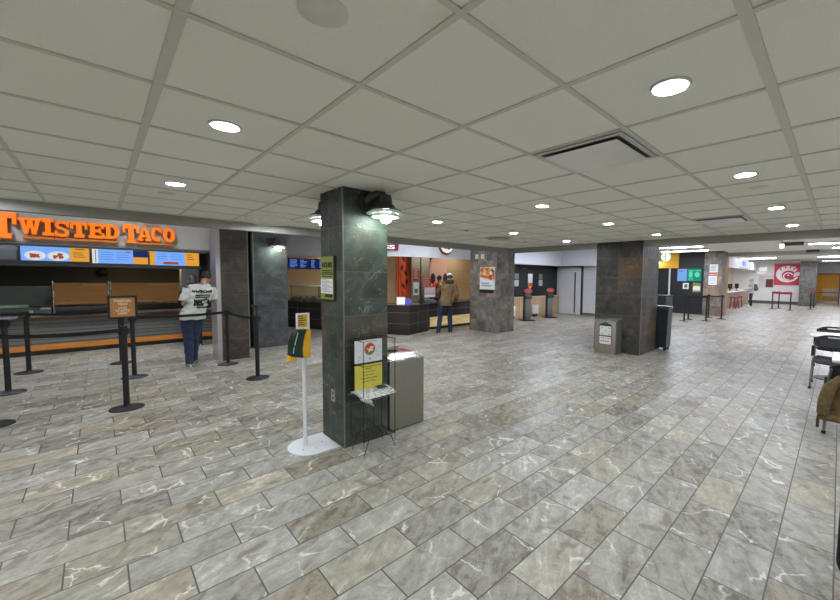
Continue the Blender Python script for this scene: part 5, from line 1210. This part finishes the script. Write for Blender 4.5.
def fingers(mb, wrist, hand_dir, palm_n, side, curl=.5, sc=1.0):
    """palm and five separate fingers growing from the wrist"""
    d = V3(hand_dir).normalized(); n = V3(palm_n); n = (n - d * n.dot(d)).normalized(); s = d.cross(n) * side
    w_ = V3(wrist)
    mb.tube([w_, w_ + d * .045 * sc, w_ + d * .088 * sc], [.026 * sc, .040 * sc, .036 * sc], 10, flat=.5 if abs(n.z) > .5 else 1)
    for k, (off, L) in enumerate(((-.030, .066), (-.010, .076), (.010, .072), (.029, .058))):
        b = w_ + d * .08 * sc + s * off * sc; c1 = b + (d * math.cos(curl * .5) + n * math.sin(curl * .5)) * L * .45 * sc; c2 = c1 + (d * math.cos(curl * 1.3) + n * math.sin(curl * 1.3)) * L * .33 * sc; c3 = c2 + (d * math.cos(curl * 2) + n * math.sin(curl * 2)) * L * .25 * sc
        mb.tube([b, c1, c2, c3], [.0098 * sc, .0092 * sc, .0085 * sc, .007 * sc], 8)
    b = w_ + d * .025 * sc - s * .03 * sc; c1 = b + (d * .6 - s * .7 + n * .2).normalized() * .04 * sc; c2 = c1 + (d * .9 - s * .15 + n * .4).normalized() * .034 * sc
    mb.tube([b, c1, c2], [.013 * sc, .0115 * sc, .0085 * sc], 8)
def person(label, loc, rz, J, skc, parts, vox=.009, hair=None):
    """J: joint dict in local metres, facing +y"""
    t = thing('person', label, 'person', loc, rz)
    g = {k: V3(v) for k, v in J.items()}
    P, CH, NK, H = g['pelvis'], g['chest'], g['neck'], g['head']
    def torso(mb, e=0.0, z0=None, hem=None):
        L = lambda f, a=P, b=CH: a.lerp(b, f)
        secs = []
        for f, rx, ry in ((-.28, .150, .105), (0, .165, .118), (.25, .155, .112), (.5, .140, .102), (.8, .162, .112), (1.0, .178, .112), (1.18, .165, .098), (1.3, .105, .075)):
            p = P + (CH - P) * f; secs.append((p.x, p.y, p.z, rx + e, ry + e))
        if hem is not None: secs = [(P.x, P.y, hem, .172 + e, .128 + e)] + [q for q in secs if q[2] > hem + .03]
        ell_loft(mb, secs)
    def limb(mb, ks, rs, e=0.0, seg=14):
        pts = []; rr_ = []
        for i in range(len(ks) - 1):
            a, b = g[ks[i]], g[ks[i + 1]]
            for f in (0, .35, .7):
                r0, r1 = rs[i], rs[i + 1]; bulge = .10 * min(r0, r1) * math.sin(PI * min(1, f * 1.3))
                pts.append(a.lerp(b, f)); rr_.append(r0 + (r1 - r0) * f + bulge + e)
        pts.append(g[ks[-1]]); rr_.append(rs[-1] + e); mb.tube(pts, rr_, seg)
    def shoulders(mb, e=0.0):
        mb.tube([g['sh_l'], CH.lerp(NK, .45), g['sh_r']], [.058 + e, .082 + e, .058 + e], 14)
    def head_rot(): return V3(J.get('face', (0, 1, 0))).normalized()
    F = head_rot(); R_ = F.cross(V3((0, 0, 1))).normalized(); U_ = R_.cross(F).normalized()
    HM = Matrix((R_, F, U_)).transposed()
    # body: one continuous surface
    mb = MB(); torso(mb, -.008); shoulders(mb, -.008)
    mb.tube([CH.lerp(NK, .6), NK, NK.lerp(H, .55)], [.07, .056, .055], 14)
    mb.sphere(H, .074, .094, .108, 24, 18, HM); mb.sphere(H + HM @ V3((0, .022, -.055)), .056, .068, .06, 18, 12, HM)
    mb.tube([H + HM @ V3((0, .088, .022)), H + HM @ V3((0, .108, -.018)), H + HM @ V3((0, .098, -.03))], [.009, .015, .012], 8)
    mb.tube([H + HM @ V3((-.022, .088, -.056)), H + HM @ V3((0, .093, -.055)), H + HM @ V3((.022, .088, -.056))], [.006, .0085, .006], 8)
    mb.tube([H + HM @ V3((-.04, .085, .03)), H + HM @ V3((0, .095, .034)), H + HM @ V3((.04, .085, .03))], .010, 8)
    for s in (-1, 1): mb.sphere(H + HM @ V3((s * .076, -.004, -.008)), .012, .02, .032, 10, 8, HM)
    for s in ('l', 'r'):
        limb(mb, ['sh_' + s, 'el_' + s, 'wr_' + s], [.050, .037, .024])
        hd = J.get('hand_' + s, g['wr_' + s] - g['el_' + s]); fingers(mb, g['wr_' + s], hd, J.get('palm_' + s, (0, 1, -.2)), 1 if s == 'r' else -1, J.get('curl_' + s, .5))
        limb(mb, ['hip_' + s, 'kn_' + s, 'an_' + s], [.085, .054, .036])
        a = g['an_' + s]; f = V3(J.get('foot_' + s, (0, 1, 0))).normalized(); mb.tube([a + V3((0, 0, .02)), a - f * .02 + V3((0, 0, -.02)), a + f * .06 + V3((0, 0, -.032)), a + f * .12 + V3((0, 0, -.038))], [.034, .03, .03, .02], 12)
    add_mesh('body', voxel(mb, vox), skin(skc), t)
    for s in (-1, 1): MB().sphere(H + HM @ V3((s * .030, .082, .008)), .011, .008, .007, 10, 8, HM).build('eye', M('eye_dark', (40, 32, 28), .2), t, local=True)
    for name, kind, mat, opt in parts:
        mb = MB(); v = vox * .95
        if kind == 'top':
            e = opt.get('e', .014); torso(mb, e, hem=opt.get('hem', P.z - .12)); shoulders(mb, e)
            for s in ('l', 'r'):
                if opt.get('long', True): limb(mb, ['sh_' + s, 'el_' + s, 'wr_' + s], [.052, .042, .030], e + .002)
                else:
                    a, b = g['sh_' + s], g['el_' + s]; mb.tube([a, a.lerp(b, .4), a.lerp(b, .84)], [.055 + e, .062 + e, .066 + e], 14)
            if opt.get('hood'): mb.tube([NK + V3((-.09, .01, -.01)), NK + V3((-.05, -.085, .02)), NK + V3((.05, -.085, .02)), NK + V3((.09, .01, -.01))], [.04, .055, .055, .04], 12)
            else: mb.tube([CH.lerp(NK, .5), CH.lerp(NK, .82)], [.09 + e, .066 + e * .6], 16)
            me = voxel(mb, v, 3)
            # folds
            for q in me.vertices:
                z = q.co.z; q.co += q.normal * (.004 * math.sin(z * 38 + q.co.x * 21) * math.sin(q.co.x * 17 + z * 11) + .003 * math.sin(z * 71 - q.co.x * 30))
            add_mesh(name, me, mat, t)
        elif kind == 'legs':
            ell_loft(mb, [(P.x, P.y, P.z - .12, .15, .115), (P.x, P.y, P.z, .172, .126), (P.x, P.y, P.z + .06, .165, .12)])
            for s in ('l', 'r'):
                limb(mb, ['hip_' + s, 'kn_' + s, 'an_' + s], [.096, .068, .054], .004)
                a = g['an_' + s]; mb.tube([a + V3((0, 0, .06)), a + V3((0, 0, -.028))], [.058, .062], 14)
            me = voxel(mb, v, 3)
            for q in me.vertices: q.co += q.normal * .003 * math.sin(q.co.z * 44 + q.co.x * 25)
            add_mesh(name, me, mat, t)
        elif kind == 'shoe':
            for s in ('l', 'r'):
                mb = MB(); a = g['an_' + s]; f = V3(J.get('foot_' + s, (0, 1, 0))).normalized(); z = -a.z
                mb.tube([a + V3((0, 0, .01)), a - f * .03 + V3((0, 0, -.035)), a + f * .07 + V3((0, 0, -.045)), a + f * .17 + V3((0, 0, -.055))], [.05, .053, .051, .038], 12)
                me = voxel(mb, .009, 2)
                for q in me.vertices: q.co.z = max(q.co.z, .006)
                add_mesh(name, me, mat, t)
                so = MB(); so.tube([a - f * .07 + V3((0, 0, -a.z + .012)), a + f * .05 + V3((0, 0, -a.z + .012)), a + f * .185 + V3((0, 0, -a.z + .012))], [.036, .044, .034], 12, flat=.27)
                so_m = so.build('shoe_sole', M('sole_tone_' + name, opt.get('sole', (210, 208, 200)), .6), t, local=True)
        elif kind == 'hair':
            mb.sphere(H + HM @ V3((0, -.014, .022)), .083, .098, .104, 20, 14, HM)
            if opt.get('long'): mb.tube([H + HM @ V3((0, -.06, .02)), H + HM @ V3((0, -.09, -.08)), H + HM @ V3((0, -.09, -.2))], [.075, .078, .05], 14)
            me = voxel(mb, .007, 1)
            for q in me.vertices:
                l = HM.transposed() @ (q.co - H)
                if l.y > .03 and l.z < .055 - .1 * 0: q.co = H + HM @ V3((l.x * .88, min(l.y, .05), l.z))
                if l.z < -.045 and not opt.get('long'): q.co = H + HM @ V3((l.x * .8, l.y * .75, max(l.z, -.06)))
                q.co += q.normal * .003 * math.sin(l.x * 180 + l.z * 40) * math.sin(l.y * 120)
            add_mesh(name, me, mat, t)
        elif kind == 'cap':
            mb = MB()
            mb.sphere(H + HM @ V3((0, -.004, .048)), .086, .102, .082, 22, 14, HM)
            bm_ = mb.bm
            for vv in bm_.verts:
                l = HM.transposed() @ (vv.co - H)
                if l.z < .03: vv.co = H + HM @ V3((l.x, l.y, .03))
            o_ = mb.build(name, mat, t, local=True)
            sgn = -1 if opt.get('back') else 1
            mb = MB(); A = []
            for k in range(13):
                a = math.radians(-58 + 116 * k / 12) + (PI / 2 if sgn > 0 else -PI / 2)
                c0 = V3((.084 * math.cos(a), .10 * math.sin(a), .034)); c1 = V3((.09 * math.cos(a) * 1.05, .10 * math.sin(a) + sgn * .065 * math.cos(a - sgn * PI / 2), .022))
                A.append([H + HM @ c0, H + HM @ c1, H + HM @ (c1 + V3((0, 0, .006))), H + HM @ (c0 + V3((0, 0, .006)))])
            mb.grid_loft(A); mb.build('cap_brim', opt.get('brim', mat), t, local=True)
        elif kind == 'hoodup':
            mb.sphere(H + HM @ V3((0, -.02, .015)), .10, .115, .125, 20, 14, HM); mb.tube([H + HM @ V3((0, -.03, -.06)), NK + V3((0, -.02, 0))], [.09, .1], 14); add_mesh(name, voxel(mb, .01, 2), mat, t)
        elif kind == 'pack':
            mb = MB(); c = CH + V3((0, -.195, -.12)); mb.box(c.x - .15, c.x + .15, c.y - .09, c.y + .09, c.z - .22, c.z + .2, .06); pk = mb.build(name, mat, t, local=True)
            MB().box(c.x - .11, c.x + .11, c.y - .13, c.y - .085, c.z - .18, c.z + .02, .03).build('pack_pocket', mat, pk, local=True)
            for s in (-1, 1): MB().tube([c + V3((s * .11, .08, .17)), CH + V3((s * .12, .0, .135)), CH + V3((s * .13, .14, .0)), c + V3((s * .13, .12, -.15))], .016, 8).build('pack_strap', M('strap_dark', (40, 42, 36), .8), pk, local=True)
        elif kind == 'apron':
            mb = MB(); A = []
            for z, w_, yo in ((P.z - .2, .17, .15), (P.z, .175, .15), (CH.z - .15, .15, .135), (CH.z + .05, .11, .135), (CH.z + .12, .08, .12)):
                A.append([(P.x - w_, P.y + yo * .8, z), (P.x, P.y + yo, z), (P.x + w_, P.y + yo * .8, z), (P.x + w_, P.y + yo * .8 + .01, z), (P.x, P.y + yo + .01, z), (P.x - w_, P.y + yo * .8 + .01, z)])
            mb.grid_loft(A); mb.build(name, mat, t, local=True)
    return t
def stand(h=1.75, lean=0.0, **k):
    s = h / 1.75
    J = dict(pelvis=(0, 0, .95), chest=(lean, .0, 1.31), neck=(lean * 1.2, .01, 1.49), head=(lean * 1.35, .03, 1.62),
             sh_l=(lean - .17, 0, 1.415), sh_r=(lean + .17, 0, 1.415), el_l=(lean - .235, -.03, 1.15), el_r=(lean + .235, -.03, 1.15), wr_l=(lean - .22, .13, .95), wr_r=(lean + .22, .13, .95),
             hip_l=(-.09, 0, .90), hip_r=(.09, 0, .90), kn_l=(-.10, .02, .50), kn_r=(.10, .02, .50), an_l=(-.105, -.02, .085), an_r=(.105, -.02, .085))
    J.update(k)
    for q in list(J):
        if q.split('_')[0] not in ('hand', 'palm', 'curl', 'foot', 'face'): J[q] = tuple(v * s for v in J[q])
    return J
denim = M('blue_denim', (36, 48, 72), .85, var=.15, scale=30, bump=.2); wshirt = M('white_cotton', (196, 196, 188), .85, var=.05)
# man in the white printed T-shirt, leaning on the pillar
J = stand(1.72, 0, pelvis=(-.03, 0, .95), chest=(.10, 0, 1.30), neck=(.15, .03, 1.47), head=(.21, .10, 1.585), face=(.35, .8, -.45),
          sh_l=(-.075, .0, 1.39), sh_r=(.26, .0, 1.40), el_l=(-.16, -.02, 1.13), wr_l=(-.10, .20, 1.08), el_r=(.295, .05, 1.16), wr_r=(.22, .25, 1.22), hand_l=(.3, 1, .1), hand_r=(-.2, .8, .4),
          hip_l=(-.12, 0, .90), hip_r=(.05, .02, .90), kn_l=(-.10, .02, .50), kn_r=(-.01, .05, .50), an_l=(-.10, -.03, .085), an_r=(.0, .22, .085), foot_l=(-.05, 1, 0), foot_r=(.3, 1, 0))
m1 = person('man seen from behind in white printed T-shirt and jeans, head bowed by the pillar', (1.19, 7.95, 0), 0, J, (172, 124, 104), [
    ('t_shirt', 'top', wshirt, dict(long=False, e=.022, hem=.83)), ('jeans', 'legs', denim, {}), ('shoe', 'shoe', M('grey_sneaker', (120, 116, 108), .7), {}), ('hair', 'hair', M('dark_brown_hair', (34, 26, 22), .7, var=.3, scale=60), {})])
mb = MB(); inkm = M('shirt_print_ink', (30, 32, 30), .8)
# printed back graphic as a thin layer following the shirt: built on the back of the torso
sh = [o for o in m1.children if o.name.startswith('t_shirt')][0]
from mathutils.bvhtree import BVHTree
bv = BVHTree.FromPolygons([v.co for v in sh.data.vertices], [tuple(p.vertices) for p in sh.data.polygons])
def onback(x, z):
    h = bv.ray_cast(V3((x, -1, z)), V3((0, 1, 0)))
    return (h[0] + V3((0, -.004, 0))) if h[0] is not None else V3((x, -.14, z))
def ink(mb, poly, nx=1):
    c = [onback(x, z) for x, z in poly]
    vs = [mb.bm.verts.new(q) for q in c] + [mb.bm.verts.new(q + V3((0, .002, 0))) for q in c]; n = len(c)
    try:
        mb.bm.faces.new(vs[:n]); mb.bm.faces.new(vs[n:][::-1])
        for i in range(n): mb.bm.faces.new((vs[i], vs[(i + 1) % n], vs[n + (i + 1) % n], vs[n + i]))
    except ValueError: pass
def blob(mb, x0, x1, z0, z1, tilt=0.0, ragged=.012, n=10):
    for i in range(n):
        a, b = x0 + (x1 - x0) * i / n, x0 + (x1 - x0) * (i + .92) / n; j = lambda: random.uniform(-ragged, ragged)
        ink(mb, [(a, z0 + tilt * i + j()), (b, z0 + tilt * i + j()), (b, z1 + tilt * i + j()), (a, z1 + tilt * i + j())])
blob(mb, -.04, .255, 1.305, 1.35, -.001, .012, 12)      # arched title
for k in range(2): blob(mb, .0, .22, 1.245 - .035 * k, 1.268 - .035 * k, 0, .004, 9)
blob(mb, -.02, .2, 1.11, 1.19, 0, .018, 9); blob(mb, -.03, .12, 1.075, 1.11, 0, .01, 6); blob(mb, .02, .2, 1.03, 1.06, 0, .006, 9)
mb.build('shirt_print', inkm, m1, local=True, smooth=False)
# person mostly hidden in front of him
person('person in black with a backpack, mostly hidden behind the man in the white T-shirt', (1.50, 10.2, 0), .1, stand(1.62), (190, 150, 130), [
    ('black_jacket', 'top', M('black_jacket_cloth', (24, 25, 27), .8), dict(hem=.8)), ('dark_trousers', 'legs', M('dark_trouser_cloth', (30, 32, 38), .8), {}), ('shoe', 'shoe', M('dark_shoe', (36, 34, 34), .6), {}), ('hair', 'hair', M('dark_hair', (26, 20, 18), .7, var=.3, scale=60), dict(long=True)), ('backpack', 'pack', M('black_pack_cloth', (22, 22, 24), .8), {})], vox=.012)
# man in the olive brown jacket at the wok counter
J = stand(1.76, 0, pelvis=(.01, 0, .95), chest=(.07, .03, 1.31), neck=(.10, .08, 1.48), head=(.14, .14, 1.60), face=(.1, .95, -.3), sh_l=(-.10, .04, 1.40), sh_r=(.24, .02, 1.40),
          el_l=(-.20, .18, 1.17), wr_l=(-.16, .42, 1.03), hand_l=(.1, 1, -.1), palm_l=(0, 0, -1), el_r=(.32, -.02, 1.13), wr_r=(.34, .20, .93), hand_r=(0, 1, -.1), palm_r=(0, 0, -1),
          hip_l=(-.1, 0, .9), hip_r=(.1, .02, .9), kn_l=(-.15, .02, .5), kn_r=(.13, .04, .5), an_l=(-.22, -.08, .085), an_r=(.15, .04, .085))
m2 = person('man in an olive brown jacket, white cap and jeans leaning on the wok counter', (7.13, 7.93, 0), -.55, J, (178, 132, 106), [
    ('jacket', 'top', M('olive_brown_cloth', (112, 90, 56), .85, var=.12, scale=8), dict(hem=.80, e=.026, hood=False)), ('jeans', 'legs', M('dark_blue_denim', (30, 42, 66), .85, var=.12), {}), ('shoe', 'shoe', M('dark_purple_shoe', (44, 34, 48), .6), dict(sole=(60, 56, 60))),
    ('hair', 'hair', M('dark_hair'), {}), ('cap', 'cap', M('white_cap_cloth', (214, 212, 208), .8), {}), ], vox=.010)
hd_ = MB(); hd_.tube([(-.02, .10, 1.46), (.02, -.02, 1.485), (.10, -.06, 1.49), (.19, -.02, 1.485), (.22, .10, 1.46)], [.04, .055, .062, .055, .04], 12); hd_.build('dark_hood', M('dark_green_hood', (44, 46, 38), .85), m2, local=True)
# cashier
J = stand(1.68, 0, el_l=(-.27, .08, 1.14), wr_l=(-.2, .32, 1.05), el_r=(.27, .08, 1.14), wr_r=(.2, .32, 1.05), palm_l=(0, 0, -1), palm_r=(0, 0, -1), face=(0, .93, -.35))
person('cashier in a bright red shirt, black apron and black cap behind the wok counter', (8.55, 9.85, 0), PI - .75, J, (186, 136, 110), [
    ('red_shirt', 'top', M('bright_red_cloth', (218, 62, 40), .8), dict(long=False, e=.02)), ('trousers', 'legs', M('dark_trouser_cloth'), {}), ('shoe', 'shoe', M('dark_shoe'), {}), ('hair', 'hair', M('dark_hair'), {}), ('black_cap', 'cap', M('black_cap_cloth', (22, 22, 22), .8), {}), ('apron', 'apron', M('black_apron', (26, 24, 26), .8), {})], vox=.011)
# cook behind the food bar, half hidden by the column
person('cook in black behind the food bar, half hidden by the foreground column', (6.35, 11.3, 0), PI - .6, stand(1.62), (160, 112, 90), [
    ('black_shirt', 'top', M('black_shirt_cloth', (28, 28, 28), .8), dict(long=False)), ('trousers', 'legs', M('dark_trouser_cloth'), {}), ('shoe', 'shoe', M('dark_shoe'), {}), ('hair', 'hair', M('dark_hair'), {})], vox=.013)
# far customer
person('customer in a light grey hoodie with an olive backpack at the chicken counter', (28.3, 3.75, 0), .15, stand(1.76, wr_l=(-.2, .25, 1.05), wr_r=(.2, .25, 1.05)), (190, 150, 130), [
    ('grey_hoodie', 'top', M('light_grey_fleece', (168, 166, 164), .9), dict(e=.03)), ('black_trousers', 'legs', M('black_trouser_cloth', (26, 26, 34), .8), {}), ('shoe', 'shoe', M('white_sneaker', (226, 222, 216), .6), {}), ('hood', 'hoodup', M('light_grey_fleece'), {}), ('backpack', 'pack', M('olive_pack_cloth', (74, 78, 58), .8), {})], vox=.014)
bpy.data.scenes.remove(SC2)
bpy.context.view_layer.update()
